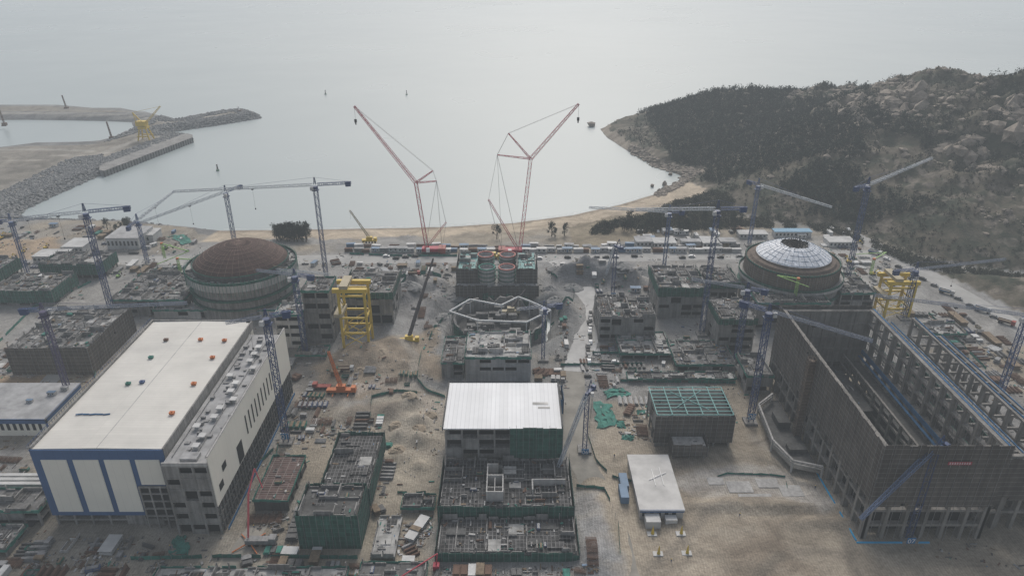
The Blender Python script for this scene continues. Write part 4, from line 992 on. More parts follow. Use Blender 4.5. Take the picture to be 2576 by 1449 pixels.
for u,v,r_ in ((1487,318,4.2),(1640,470,2.2),(1672,466,2.6),(1686,440,1.8),(1700,470,2.0)):
    x,y=P(u,v,SEA); o=rocks('sea_rock',np.array([[x,y,SEA+r_*.5]]),[r_],rockm,1.0); del o['kind']; o['label']='dark granite rock standing in shallow sea'; o['category']='rock'
# ------------------------------------------------------------ vegetation
def leaves(name,pos,hw,hh,nt_,ts,mat_):
    n=len(pos); a=NR.normal(0,1,(n,nt_,3)); a/=np.linalg.norm(a,axis=2,keepdims=True); rr=np.power(NR.rand(n,nt_,1),.4)
    c=a*rr*np.stack([hw,hw,hh],1)[:,None,:]; taper=1-.45*np.clip(c[...,2:3]/hh[:,None,None],0,1); c[...,:2]*=taper
    c=c+np.asarray(pos)[:,None,:]+np.stack([0*hw,0*hw,hh*.85],1)[:,None,:]
    off=NR.normal(0,1,(n,nt_,3,3)); off/=np.linalg.norm(off,axis=3,keepdims=True); V=c[:,:,None,:]+off*ts
    return npmesh(name,V.reshape(-1,3),np.arange(n*nt_*3).reshape(-1,3),[mat_])
x,y,z,w_,dh=scat(60000,150,640,470,960,lambda x,y,z,d,dh,w:(dh>9)&(d>12)&(NR.rand(len(x))<np.where(x<330,.85,.25)*np.clip(1.4-(x-200)/300,.05,1))&(fbm(x,y,50,60)>.36+np.clip((x-220)/500,0,.22)))
k=slice(0,8500); n=len(x[k]); h_=NR.uniform(1.6,3.8,n)*np.clip(1.25-(x[k]-250)/600,.6,1.2)
obj('woodland',leaves('woodland',np.stack([x,y,z-.5],1)[k],h_*.6,h_,20,1.0,leafd),kind='stuff')
x,y,z,w_,dh=scat(70000,100,640,330,960,lambda x,y,z,d,dh,w:(dh>1)&(d>8)&(fbm(x,y,24,66)>.47))
k=slice(0,10500); n=len(x[k]); h_=NR.uniform(.7,1.9,n)
obj('hillside_scrub',leaves('hillside_scrub',np.stack([x,y,z-.3],1)[k],h_*1.1,h_,10,.85,leafm),kind='stuff')
x,y,z,w_,dh=scat(50000,200,640,330,960,lambda x,y,z,d,dh,w:(dh>1)&(d>8)&(fbm(x,y,20,68)>.5))
k=slice(0,6000); n=len(x[k]); h_=NR.uniform(.6,1.4,n)
obj('dry_scrub',leaves('dry_scrub',np.stack([x,y,z-.3],1)[k],h_*1.2,h_,9,.75,leafb),kind='stuff')
poly=[P(u,v) for u,v in ((1500,560),(1620,540),(1700,500),(1790,480),(1900,548),(2100,575),(2330,655),(2576,700),(2576,720),(2300,672),(2120,592),(1900,572),(1600,588),(1480,590))]
x,y,z,w_,dh=scat(60000,30,400,360,620,lambda x,y,z,d,dh,w:inpoly(x,y,poly)&(fbm(x,y,16,70)>.40))
k=slice(0,4200); n=len(x[k]); h_=NR.uniform(.8,2.3,n)
obj('dune_scrub',leaves('dune_scrub',np.stack([x,y,z-.2],1)[k],h_*1.1,h_,16,.7,leafm),kind='stuff')
def treemesh(seed):
    rr=random.Random(seed); tk=MB(); tk.cyl(0,0,0,5.5,.28,8,r2=.12)
    cs=[]
    for i in range(9):
        a=rr.random()*6.28; z=1.6+i*.5; l=rr.uniform(1.0,2.4)*(1-.05*i); e=Vector((math.cos(a)*l,math.sin(a)*l,z+rr.uniform(.6,1.4))); tk.beam((0,0,z),e,.16,0,.05); cs.append((e,rr.uniform(.7,1.2)))
    cs+= [(Vector((0,0,6.2)),1.0),(Vector((.3,.2,5)),1.2)]
    cr=MB()
    for c,rd_ in cs:
        for k in range(55):
            d=Vector((rr.gauss(0,1),rr.gauss(0,1),rr.gauss(0,1))).normalized()*rd_*rr.random()**.4; p=c+d
            cr.add([p+Vector((rr.gauss(0,.2),rr.gauss(0,.2),rr.gauss(0,.2))) for _ in range(3)],[(0,1,2)])
    return mesh('trunk',tk,bark),mesh('crown',cr,leafd)
TM=[treemesh(i) for i in range(4)]
tr=[(x_,y_) for x_,y_ in [(1250,596),(1388,592),(1396,596),(1420,592),(1520,575),(1530,578),(1545,580),(1575,585),(1640,575),(1655,560),(1700,545),(1720,560),(1745,530)]]
for i in range(34): tr.append((R.gauss(740,25),R.uniform(584,602)))
for i in range(40): tr.append((R.uniform(1560,1900),R.uniform(560,592)))
for i in range(8): tr.append((R.uniform(255,330),R.uniform(575,590)))
for i,(u,v) in enumerate(tr):
    x,y=P(u,v); z=th(x,y); s=R.uniform(.8,1.3)*(1.25 if i<3 or 13<=i<47 else 1)
    T=thing('pine_tree','dark green casuarina tree behind the sandy beach','tree',(x,y,z-.1),group='trees behind the beach'); T.scale=(s,s,s*R.uniform(.9,1.2)); T.rotation_euler=(0,0,R.random()*6)
    a,b_=TM[i%4]; obj('trunk',a,T); obj('crown',b_,T)
# ------------------------------------------------------------ small things prototypes
def mk(fn,mats,nm): 
    mb=MB(); fn(mb); return mesh(nm,mb,mats)
def f_cont(mb):
    mb.box(-3,3,-1.2,1.2,.1,2.6,0)
    for i in range(14): 
        for s in (-1,1): mb.box(-2.8+i*.42,-2.6+i*.42,s*1.2-.05,s*1.2+.05,.3,2.4,0)
    mb.box(3.0,3.06,-1.1,-.05,.2,2.5,1).box(3.0,3.06,.05,1.1,.2,2.5,1)
def f_hut(mb):
    mb.box(-3,3,-1.5,1.5,.2,2.7,0).box(-3.15,3.15,-1.65,1.65,2.7,2.9,1).box(-2.9,2.9,-1.4,1.4,0,.2,2)
    for x in (-2,0.9): mb.box(x,x+1.1,-1.54,-1.49,1.2,2.1,2)
    mb.box(-.5,.3,-1.55,-1.49,.25,2.2,1)
def f_stack(mb):
    z=0
    for k in range(R.randint(3,6)):
        w=R.uniform(.8,1.2); ox=R.uniform(-.2,.2); mb.box(-2*w+ox,2*w+ox,-1.1*w,1.1*w,z+.12,z+.42,0)
        for x in (-1.4,1.4): mb.box(x-.1,x+.1,-1,1,z,z+.12,1)
        z+=.42
def f_tubes(mb):
    for k in range(4):
        for i in range(6-k):
            mb.beam((-3+R.uniform(-.5,.5),(i-(5-k)/2)*.34,.2+k*.3),(3+R.uniform(-.5,.5),(i-(5-k)/2)*.34,.2+k*.3),.28,0)
    for x in (-2,2): mb.box(x-.1,x+.1,-1.1,1.1,0,.06,1)
def f_pipes(mb):
    for i in range(4):
        n=8; r=.42; yy=(i-1.5)*.9
        vs=[]
        for x in (-3,3): vs+=[(x,yy+r*math.cos(6.283*k/n),r+r*math.sin(6.283*k/n)) for k in range(n)]
        mb.add(vs,[(k,(k+1)%n,n+(k+1)%n,n+k) for k in range(n)]+[tuple(range(n)),tuple(range(n,2*n))],0)
def f_car(mb):
    pr=[(-2.2,.35),(2.2,.35),(2.2,.8),(1.3,.95),(.6,1.45),(-1.3,1.45),(-2.0,.95),(-2.2,.85)]
    n=len(pr); mb.add([(x,-.85,z) for x,z in pr]+[(x,.85,z) for x,z in pr],[tuple(range(n)),tuple(range(2*n-1,n-1,-1))]+[(i,n+i,n+(i+1)%n,(i+1)%n) for i in range(n)],0)
    for s in (-1,1): mb.add([(1.15,s*.86,.97),(.55,s*.86,1.36),(-1.25,s*.86,1.36),(-1.8,s*.86,.97)],[(0,1,2,3)],1)
    mb.add([(1.34,-.75,.98),(1.34,.75,.98),(.68,.7,1.44),(.68,-.7,1.44)],[(0,1,2,3)],1)
    for x in (-1.35,1.35):
        for s in (-1,1): mb.beam((x,s*.72,.33),(x,s*.9,.33),.6,2)
def f_truck(mb):
    mb.box(2.2,4,-1.2,1.2,.7,2.9,0).box(-4,2.0,-1.25,1.25,1.1,1.4,2)
    mb.box(-4,2,-1.25,-1.1,1.4,2.3,3).box(-4,2,1.1,1.25,1.4,2.3,3).box(-4,-3.85,-1.1,1.1,1.4,2.3,3).box(1.85,2,-1.1,1.1,1.4,2.4,3).box(-3.8,1.8,-1.05,1.05,1.4,1.9,4)
    mb.box(4,4.04,-1.05,1.05,1.8,2.6,1)
    for x in (-3,-1.9,2.9):
        for s in (-1,1): mb.beam((x,s*.9,.5),(x,s*1.25,.5),.95,2)
def f_exc(mb):
    for s in (-1,1): mb.box(-2,2,s*1.2-.3,s*1.2+.3,0,.85,1)
    mb.box(-1.9,1.4,-1.3,1.3,.95,2.1,0).box(.2,1.4,-1.3,-.2,2.1,3.0,2).beam((1.2,.2,1.6),(4,.2,4.2),.5,0).beam((4,.2,4.2),(6.2,.2,1.8),.4,0).box(5.7,6.7,-.3,.7,.5,1.7,1)
def f_skip(mb):
    mb.add([(-1.6,-.9,0),(1.6,-.9,0),(1.6,.9,0),(-1.6,.9,0),(-2.1,-1.1,1.4),(2.1,-1.1,1.4),(2.1,1.1,1.4),(-2.1,1.1,1.4)],[(0,3,2,1),(0,1,5,4),(1,2,6,5),(2,3,7,6),(3,0,4,7)],0).box(-1.7,1.7,-.9,.9,.3,.9,1)
def f_heap(mb):
    n=16; vs=[]; rings=[(5,0),(4.2,.5),(3.1,1.1),(1.8,1.7),(.6,2.0)]
    for r,z in rings: vs+=[(r*math.cos(6.283*i/n)*R.uniform(.8,1.2),r*math.sin(6.283*i/n)*R.uniform(.8,1.2),z*R.uniform(.75,1.15)-(.3 if z==0 else 0)) for i in range(n)]
    mb.add(vs,[(k*n+i,k*n+(i+1)%n,(k+1)*n+(i+1)%n,(k+1)*n+i) for k in range(4) for i in range(n)]+[tuple(range(4*n,5*n))],0)
def f_cage(mb):
    for i in range(7): 
        for z in (.2,1.2): mb.beam((-2.2,-1+i*.33,z),(2.2,-1+i*.33,z),.09,0)
    for i in range(9):
        for z in (.2,1.2): mb.beam((-2.2+i*.55,-1,z),(-2.2+i*.55,1,z),.09,0)
    for x in (-2.2,2.2):
        for y in (-1,1): mb.beam((x,y,0),(x,y,1.3),.12,0)
def f_rack(mb):
    for x in (-2,0,2):
        for y in (-.8,.8): mb.box(x-.08,x+.08,y-.08,y+.08,0,1.7,0)
    for z in (.4,1.2): mb.box(-2.2,2.2,-.9,.9,z,z+.14,0); mb.box(-1.9,1.8,-.6,.6,z+.15,z+.5,1)
def f_sheet(mb):
    n=7; cut=set(R.sample(range(n*n),12)); vs=[(-3+6*i/n+R.uniform(-.4,.4),-2+4*j/n+R.uniform(-.4,.4),R.uniform(.1,.9)*(1 if 0<i<n and 0<j<n else .1)) for j in range(n+1) for i in range(n+1)]
    mb.add(vs,[(j*(n+1)+i,j*(n+1)+i+1,(j+1)*(n+1)+i+1,(j+1)*(n+1)+i) for j in range(n) for i in range(n) if j*n+i not in cut or (0<i<n-1 and 0<j<n-1)],0)
def f_wall(mb):
    L_=R.uniform(2,4)
    mb.box(-L_,L_,-.15,.15,0,1.2).box(-L_,-L_+.3,.15,2.6,0,1.0).box(L_*.3,L_*.3+.3,.16,2.2,0,1.3).box(-L_,L_*.2,2.61,2.9,0,.7)
    for i in range(8): mb.beam((-L_+.3+i*L_/4.5,0,1.1),(-L_+.3+i*L_/4.5,0,1.8),.07,1)
KINDS={
'shipping_container':[(mk(f_cont,[m_,offw],'shipping_container'),l) for m_,l in ((dustyb,'dusty blue steel site container with pale doors'),(tubes,'grey steel site container with pale doors'),(offw,'white steel site container with pale doors'),(rust,'rusty brown steel site container with pale doors'))],
'site_cabin':[(mk(f_hut,[a,b_,glass],'site_cabin'),l) for a,b_,l in ((offw,offw,'white portable site cabin with flat roof'),(offw,dustyb,'white portable site cabin with blue roof'),(offw,roofg,'weathered site cabin with grey roof'))],
'material_stack':[(mk(f_stack,[m_,timber],'material_stack'),l) for m_,l in ((timber,'stacked brown timber formwork boards'),(tubes,'stacked grey formwork panels on bearers'),(dgrey,'stacked dark oiled formwork panels on bearers'),(gnetl,'stacked green formwork panels on bearers'),(offw,'stacked pale boards on bearers'),(rust,'stacked rusty steel plates on bearers'),(tubes,'stacked grey formwork panels on bearers'),(dgrey,'stacked dark oiled formwork panels on bearers'),(timber,'stacked brown timber formwork boards'))],
'scaffold_tube_bundle':[(mk(f_tubes,[m_,timber],'scaffold_tube_bundle'),l) for m_,l in ((tubes,'bundle of grey scaffold tubes on bearers'),(rust,'bundle of rusty steel bars on bearers'),(dgrey,'bundle of dark steel bars on bearers'))],
'pipe_row':[(mk(f_pipes,[m_],'pipe_row'),l) for m_,l in ((offw,'row of large pale pipes'),(rust,'row of large rusty pipes'),(tubes,'row of large grey pipes'))],
'parked_car':[(mk(f_car,[m_,glass,black],'parked_car'),l) for m_,l in ((white,'white car parked on site'),(black,'black car parked on site'),(tubes,'silver car parked on site'))],
'dump_truck':[(mk(f_truck,[m_,glass,black,n_,sandm],'dump_truck'),l) for m_,n_,l in ((offw,rust,'white dump truck with rusty loaded body'),(offw,dustyb,'white truck with blue load body'),(redp,rust,'red dump truck with loaded body'))],
'excavator':[(mk(f_exc,[m_,black,glass],'excavator'),l) for m_,l in ((yell,'yellow tracked excavator with raised arm'),(lime,'lime green tracked excavator with raised arm'))],
'skip':[(mk(f_skip,[m_,concd],'skip'),l) for m_,l in ((beige,'faded yellow open waste skip'),(gnetl,'green open waste skip'),(rust,'rusty open waste skip'))],
'sand_heap':[(mk(f_heap,[m_],'sand_heap'),l) for m_,l in ((sandm,'heap of brown excavated sand'),(gravel,'heap of grey gravel'))],
'reinforcement_cage':[(mk(f_cage,[rust],'reinforcement_cage'),'rusty reinforcement cage lying on the ground')],
'storage_rack':[(mk(f_rack,[a,b_],'storage_rack'),l) for a,b_,l in ((bluest,tubes,'blue steel rack holding fittings'),(gnetl,timber,'green steel rack holding timber'))],
'debris_net':[(mk(f_sheet,[gnetl],'debris_net'),'crumpled green debris net on the ground') for _ in range(3)],
'low_wall':[(mk(f_wall,[m_,rust],'low_wall'),'unfinished low concrete wall with starter bars') for m_ in (conc,concl,conc)],
}
CAT={'shipping_container':'container','site_cabin':'cabin','material_stack':'building materials','scaffold_tube_bundle':'steel tubes','pipe_row':'pipes','parked_car':'car','dump_truck':'truck','excavator':'excavator','skip':'skip','sand_heap':'heap','reinforcement_cage':'rebar cage','storage_rack':'rack','debris_net':'net','low_wall':'wall'}
CNT={k:0 for k in KINDS}
def put(kind,x,y,z,rot,s=1,var=None):
    if CNT[kind]>=298: return
    CNT[kind]+=1; me,l=KINDS[kind][var if var is not None else R.randrange(len(KINDS[kind]))]
    o=obj(kind,me,None,l,CAT[kind],kind.replace('_',' ')+'s across the building site'); o.location=(x,y,z); o.rotation_euler=(0,0,rot); o.scale=(s*R.uniform(.85,1.15),s*R.uniform(.85,1.15),s*R.uniform(.7,1.1)) if kind in('low_wall','sand_heap') else (s,s,s)
RUB=[]
def zone(px,n,kinds,s=(.6,1.0),rub=6):
    poly=[P(*p) for p in px]; xa=[p[0] for p in poly]; ya=[p[1] for p in poly]; c=0
    N=int(n*rub*2.2); X_=NR.uniform(min(xa),max(xa),N);Y_=NR.uniform(min(ya),max(ya),N); k=inpoly(X_,Y_,poly)&(fbm(X_,Y_,7,8)>.47)
    RUB.append(np.stack([X_[k],Y_[k]],1)); used=[]
    for _ in range(n*8):
        if c>=n: break
        x=R.uniform(min(xa),max(xa)); y=R.uniform(min(ya),max(ya))
        if not inpoly(np.array([x]),np.array([y]),poly)[0] or not free(x,y,2.5): continue
        if any((x-a)**2+(y-b_)**2<20 for a,b_ in used): continue
        k=R.choice(kinds); rot=(R.choice((0,math.pi/2))+R.gauss(0,.04)) if R.random()<.85 else R.random()*3.14
        vv=R.randrange(len(KINDS[k])); ss=R.uniform(*s)
        put(k,x,y,th(x,y)+.02,rot,ss,vv); c+=1; used.append((x,y))
        if R.random()<.6 and k in('material_stack','scaffold_tube_bundle','pipe_row','reinforcement_cage','storage_rack'):
            for j in range(R.randint(1,5)):
                xx=x+math.cos(rot+1.57)*(j+1)*2.5*ss;yy=y+math.sin(rot+1.57)*(j+1)*2.5*ss
                if not free(xx,yy,1.5): break
                put(k,xx,yy,th(xx,yy)+.02,rot+R.gauss(0,.02),ss,vv if R.random()<.8 else None); used.append((xx,yy))
mix=['material_stack','scaffold_tube_bundle','reinforcement_cage','material_stack','storage_rack','low_wall','pipe_row','scaffold_tube_bundle','skip']
st=['material_stack','scaffold_tube_bundle','material_stack','reinforcement_cage','low_wall']
zone([(735,985),(830,985),(830,1110),(735,1110)],24,mix)
zone([(830,1060),(960,1060),(950,1110),(830,1105)],14,mix)
zone([(925,1110),(985,1110),(970,1290),(925,1400)],20,st)
zone([(1000,1290),(1095,1290),(1090,1400),(985,1400)],26,st)
zone([(820,925),(1060,945),(1060,985),(800,1000)],14,mix+['dump_truck','debris_net'])
zone([(1390,880),(1430,870),(1425,1020),(1415,1020)],6,mix+['parked_car'])
zone([(1475,880),(1560,870),(1560,985),(1475,985)],18,mix+['parked_car','dump_truck'])
zone([(1560,1010),(1640,1010),(1640,1110),(1550,1110)],16,st+['debris_net'])
zone([(0,1150),(70,1150),(110,1449),(0,1449)],20,mix)
zone([(0,1380),(420,1395),(420,1449),(0,1449)],26,mix+['shipping_container'])
zone([(640,1280),(750,1280),(745,1400),(660,1400)],16,st)
zone([(0,880),(35,880),(40,935),(0,935)],6,mix)
zone([(150,950),(330,820),(350,790),(240,830),(240,950)],18,st)
zone([(0,770),(250,700),(480,690),(470,665),(240,660),(0,650)],40,mix+['excavator','site_cabin'])
zone([(0,575),(250,566),(520,592),(500,640),(240,640),(0,640)],44,mix+['excavator','site_cabin','shipping_container','parked_car'])
zone([(760,665),(1150,665),(1150,700),(1000,690),(860,675)],30,mix+['site_cabin','parked_car'])
zone([(1000,690),(1150,690),(1100,860),(1040,840)],12,['reinforcement_cage','low_wall','material_stack','dump_truck'])
zone([(1350,665),(1400,665),(1640,720),(1640,735),(1500,735)],16,mix+['shipping_container','site_cabin'])
zone([(1640,870),(1860,820),(1860,960),(1560,960)],40,mix+['debris_net'])
zone([(2120,600),(2200,640),(2330,720),(2150,720),(2060,610)],30,mix+['excavator','parked_car','site_cabin'])
zone([(2320,790),(2400,780),(2576,890),(2576,1000),(2450,940),(2340,860)],50,mix)
zone([(1900,960),(1940,960),(1940,1060),(1900,1060)],5,st)
zone([(620,1000),(760,880),(760,1110),(680,1180)],20,st)
zone([(1150,925),(1420,925),(1420,960),(1150,960)],10,st)
zone([(1375,800),(1430,800),(1430,880),(1375,880)],8,st+['shipping_container'])
zone([(600,1412),(1500,1412),(1500,1449),(600,1449)],30,st)
zone([(110,1345),(400,1345),(400,1375),(110,1375)],14,mix)
for u,v in ((1030,1020),(1000,1080),(1050,1090),(1000,1140),(905,935),(960,900),(1080,1050)):
    x,y=P(u,v); put('sand_heap',x,y,th(x,y)-.2,R.random()*6,R.uniform(.6,1.0),0)
for u,v in ((1400,690),(1560,700),(1610,690),(1120,790),(1170,760),(1030,740),(1400,760),(1100,820),(1385,735),(1440,725),(1150,740)):
    x,y=P(u,v); put('sand_heap',x,y,th(x,y)-.2,R.random()*6,R.uniform(.9,1.6),1)
put('shipping_container',*P(1568,1250),0.02,1.57,1.2,0); put('shipping_container',*P(1568,1222),0.02,1.57,1.2,0)
for u in range(880,1860,22):
    x,y=P(u+R.uniform(-4,4),634+R.uniform(-2,1)); put(R.choice(['site_cabin','site_cabin','shipping_container']),x,y,0,R.gauss(0,.03),R.uniform(.85,1.1))
    x,y=P(u+R.uniform(-4,4),622+R.uniform(-3,3)); put(R.choice(['shipping_container','material_stack','pipe_row','site_cabin','scaffold_tube_bundle']),x,y,0,R.gauss(0,.1),1.0)
for u in range(900,1900,24):
    if R.random()<.5: x,y=P(u,648+R.uniform(-2,4)); put('parked_car',x,y,.06,R.choice((0,3.14)))
for i in range(16):
    t=i/15; x,y=P(1482+R.uniform(-5,5),790+t*120); put('parked_car',x,y,.14,math.pi/2+R.gauss(0,.1))
for i in range(12):
    x,y=P(2200+i*30,640+i*16+R.uniform(-4,4)); put(R.choice(['parked_car','parked_car','dump_truck']),x,y,.1,-.8)
for i in range(30):
    u=1590+R.random()*560; x,y=P(u,R.uniform(584,612)-(u-1590)*.02)
    if free(x,y,2): put(R.choice(['site_cabin','shipping_container','material_stack','parked_car']),x,y,th(x,y),R.choice((0,1.57)),1.0)
DR=[]
for r in ROOFS:
    x0,x1,y0,y1,z,deb=r; n=int((x1-x0)*(y1-y0)/38*min(1,deb+.2)); N=int((x1-x0)*(y1-y0)/7*deb)
    DR.append(np.stack([NR.uniform(x0+.8,x1-.8,N),NR.uniform(y0+.8,y1-.8,N),np.full(N,z+.17)],1))
    for i in range(min(n,22)):
        put(R.choice(['material_stack','scaffold_tube_bundle','material_stack','storage_rack','low_wall']),R.uniform(x0+2.5,x1-2.5),R.uniform(y0+2.5,y1-2.5),z+.18,R.choice((0,1.57)),R.uniform(.3,.65))
def debris(name,pos,mats,wts):
    n=len(pos); L_=np.power(NR.rand(n),1.8)*2.2+.35; w_=NR.uniform(.15,.8,n)*np.clip(L_,.3,1); h_=NR.uniform(.08,.5,n)
    ang=np.where(NR.rand(n)<.7,NR.choice([0,1.5708],n)+NR.normal(0,.06,n),NR.uniform(0,3.14,n))
    cx=np.array([-1,1,1,-1,-1,1,1,-1])*.5; cy=np.array([-1,-1,1,1,-1,-1,1,1])*.5; cz=np.array([0,0,0,0,1,1,1,1])
    x=cx[None]*L_[:,None]; y=cy[None]*w_[:,None]; z=cz[None]*h_[:,None]
    ca,sa=np.cos(ang)[:,None],np.sin(ang)[:,None]
    V=np.stack([x*ca-y*sa+pos[:,0:1],x*sa+y*ca+pos[:,1:2],z+pos[:,2:3]],-1)
    fq=np.array([(4,5,6,7),(0,1,5,4),(1,2,6,5),(2,3,7,6),(3,0,4,7)])
    Fc=(fq[None]+(np.arange(n)*8)[:,None,None]).reshape(-1,4)
    mi=np.repeat(NR.choice(len(mats),n,p=wts),5)
    obj(name,npmesh(name,V.reshape(-1,3),Fc,mats,False,mi),kind='stuff')
dm=[tubes,timber,dgrey,rust,offw,gnetl,dustyb,concl]; dw=[.26,.2,.23,.13,.04,.06,.02,.06]
rp=np.concatenate(RUB); ok=np.ones(len(rp),bool)
for a_,b_,c,d in FOOT: ok&=~((rp[:,0]>a_-.5)&(rp[:,0]<b_+.5)&(rp[:,1]>c-.5)&(rp[:,1]<d+.5))
rp=rp[ok]; zt=terrain(rp[:,0],rp[:,1])[0]
debris('loose_building_debris',np.concatenate([rp,zt[:,None]],1),dm,dw)
debris('deck_debris',np.concatenate(DR),dm,dw)
x=NR.uniform(-260,230,9000);y=NR.uniform(165,430,9000); k=(fbm(x,y,18,14)>.52); x=x[k];y=y[k]; ok=~inpoly(x,y,[P(*p) for p in ((1420,940),(1560,1100),(1900,1060),(2230,1400),(2650,1449),(1500,1500),(1400,1100))])
x=x[ok];y=y[ok]; ok=np.ones(len(x),bool)
for a_,b_,c,d in FOOT: ok&=~((x>a_-.5)&(x<b_+.5)&(y>c-.5)&(y<d+.5))
x=x[ok];y=y[ok]; debris('scattered_offcuts',np.stack([x,y,terrain(x,y)[0]],1),dm,dw)
for u,v,k in ((418,856,2),(505,855,3),(380,900,1),(535,900,3),(323,966,1),(488,966,3),(358,962,0),(433,1040,3),(565,857,3)):
    x,y=P(u,v,33); mt={0:bluest,1:gnetl,2:rust,3:orange}[k]
    mb=MB().box(-.8,.8,-.6,.6,0,.6).box(-.9,.9,-.7,.7,.6,.8).box(-.3,.3,-.2,.2,.8,1.1)
    o=obj('roof_crate',mesh('roof_crate',mb,mt),None,('orange' if k==3 else 'green' if k==1 else 'blue' if k==0 else 'rusty')+' covered crate on the white hall roof','crate','crates on the white roof'); o.location=(x,y,32.9)
x,y=P(235,1041,33); mb=MB()
for i in range(5): mb.beam((x-6+i*2.4,y-.4+.3*(i%2),33.0),(x-3.8+i*2.4,y+.1-.2*(i%2),33.0),.35)
obj('blue_tarpaulin',mesh('blue_tarpaulin',mb,bnet),None,'rolled blue tarpaulin lying on the white roof','tarpaulin')
# ------------------------------------------------------------ long low buildings
def shed(r,label,wallm=offw,roofm=roofw2,name='site_office'):
    x0,x1,y0,y1,z=r; FOOT.append((x0,x1,y0,y1)); T=thing(name,label,'low building',((x0+x1)/2,y0,0))
    part(T,'wall',MB().box(x0,x1,y0,y1,0,z),wallm); part(T,'roof',MB().box(x0-.4,x1+.4,y0-.4,y1+.4,z+.01,z+.35),roofm)
    mb=MB(); n=int((x1-x0)/2.6)
    for i in range(n): mb.box(x0+.7+i*2.6,x0+2.0+i*2.6,y0-.06,y0-.01,z*.35,z*.75)
    part(T,'window',mb,glass); return T
roofp=M('dusty_pale_roof',(.43,.43,.42),var=.25,sc=.15)
for k,(a_,b_) in enumerate(((1600,1640),(1645,1700),(1714,1762),(1768,1808),(1812,1850))):
    shed(rect(a_,b_,621+k%2*3,609+k%2*3,596+k%3*3),'white low site office with flat roof',offw,roofp if k%2 else roofg)
shed(rect(1860,1930,600,590,580),'low pale office building behind road',offw,roofp)
shed(rect(1948,2040,598,584,576),'low shed with pale blue roof',offw,M('pale_blue_roof',(.22,.36,.47),var=.15))
shed(rect(2085,2150,622,610,596),'small white site office near hill',offw,roofp)
shed(rect(272,352,628,600,570),'white two storey building beside shore road',offw,roofg)
shed(rect(330,388,612,592,575),'white building beside shore road',offw,roofp)
shed(rect(85,160,662,646,628),'long white shed near green netted building',offw,roofp)
shed(rect(160,212,640,622,600),'pale shed near shore',offw,roofp)
T=shed((-232,-189,236,262,8),'white low building with blue trim and crowded roof',cream,roofg)
mb=MB().box(-232.3,-188.7,235.6,235.9,6.2,8.4).box(-188.95,-188.7,236,262,6.2,8.4).box(-188.95,-188.7,235.7,236.8,0,8.4)
part(T,'blue_trim',mb,blue)
for i in range(20): put('site_cabin' if i%5==0 else 'material_stack',R.uniform(-228,-192),R.uniform(238,259),8.4,0,R.uniform(.4,.8))
T=shed((44.6,59.6,189,218.3,4),'low white flat roofed building on sandy ground',concl,M('pale_flat_roof',(.52,.51,.49),var=.22,sc=.1))
mb=MB().box(44.4,59.8,188.7,188.95,3.3,4.36)
part(T,'blue_trim',mb,blue)
part(T,'roof_rail',MB().beam((50,204,4.6),(57,208,4.6),.2).beam((52,201,4.6),(52,210,4.6),.2).beam((55,201,4.6),(55,211,4.6),.2),white)
part(T,'porch',MB().box(46,51,184.5,188.6,0,3).box(53,57,186,188.6,0,2.4),offw)
T=thing('pipe_rack','large pale pipes on supports beside the hall','pipes',(-180,200,0)); mb=MB()
for i in range(3): mb.beam((-230,201+i*2.3,5.0),(-160,201+i*2.3,5.0),1.5)
part(T,'pipe',mb,offw); mb=MB()
for i in range(10): mb.box(-228+i*7.3,-227.3+i*7.3,200,207,0,4.2)
part(T,'support',mb,conc)
block('small concrete pump house beside pipes',(-190,-162,186,197,6),2,None)
# ------------------------------------------------------------ fences
def fence(px,m_=gnetl,h=1.4,label='green mesh safety fence along the work area',z=0):
    pts=[P(*p) for p in px]; T=thing('safety_fence',label,'fence',(*pts[0],z),group='green safety fences'); mb=MB(); pm=MB()
    for a,b_ in zip(pts,pts[1:]):
        A=Vector((*a,z));B=Vector((*b_,z)); n=max(1,int((B-A).length/3))
        for i in range(n):
            p=A.lerp(B,i/n);q=A.lerp(B,(i+1)/n); p.z=max(th(p.x,p.y),-5);q.z=max(th(q.x,q.y),-5); j=R.uniform(-.25,.25)
            if R.random()<.9: mb.add([p,q,q+Vector((0,0,h+j)),p+Vector((0,0,h-j))],[(0,1,2,3)])
            pm.beam(p,p+Vector((0,0,h+.3)),.1)
    part(T,'mesh_panel',mb,m_); part(T,'post',pm,tubes)
fence([(1060,890),(1050,960),(1075,985),(1120,1000)])
fence([(1490,1000),(1480,1100),(1500,1160),(1540,1200),(1620,1220)],h=1.1)
fence([(1450,1225),(1520,1235),(1555,1320),(1560,1400)])
fence([(930,1100),(935,1000),(1000,985),(1050,990)])
fence([(300,820),(245,880),(240,950)])
fence([(1490,890),(1560,890),(1560,960),(1850,965)])
fence([(1410,920),(1620,918)])
fence([(2335,790),(2400,850),(2480,930)])
fence([(1000,700),(1085,690),(1110,700)],h=2.2); fence([(1005,735),(1060,705)],h=2.2)
fence([(1080,860),(1110,800),(1180,745)],h=2)
fence([(1385,800),(1440,770),(1445,735),(1385,700)],h=1.6)
fence([(880,640),(1000,645),(1150,645)])
fence([(0,860),(90,770),(160,745),(230,710)])
fence([(640,1180),(700,1120),(690,1180)])
fence([(1780,1205),(1830,1192),(1935,1195),(1975,1200),(1980,1230)],h=.8)
fence([(1000,1240),(1095,1240)],h=1)
fence([(330,1408),(560,1402),(900,1405)],h=1.6)
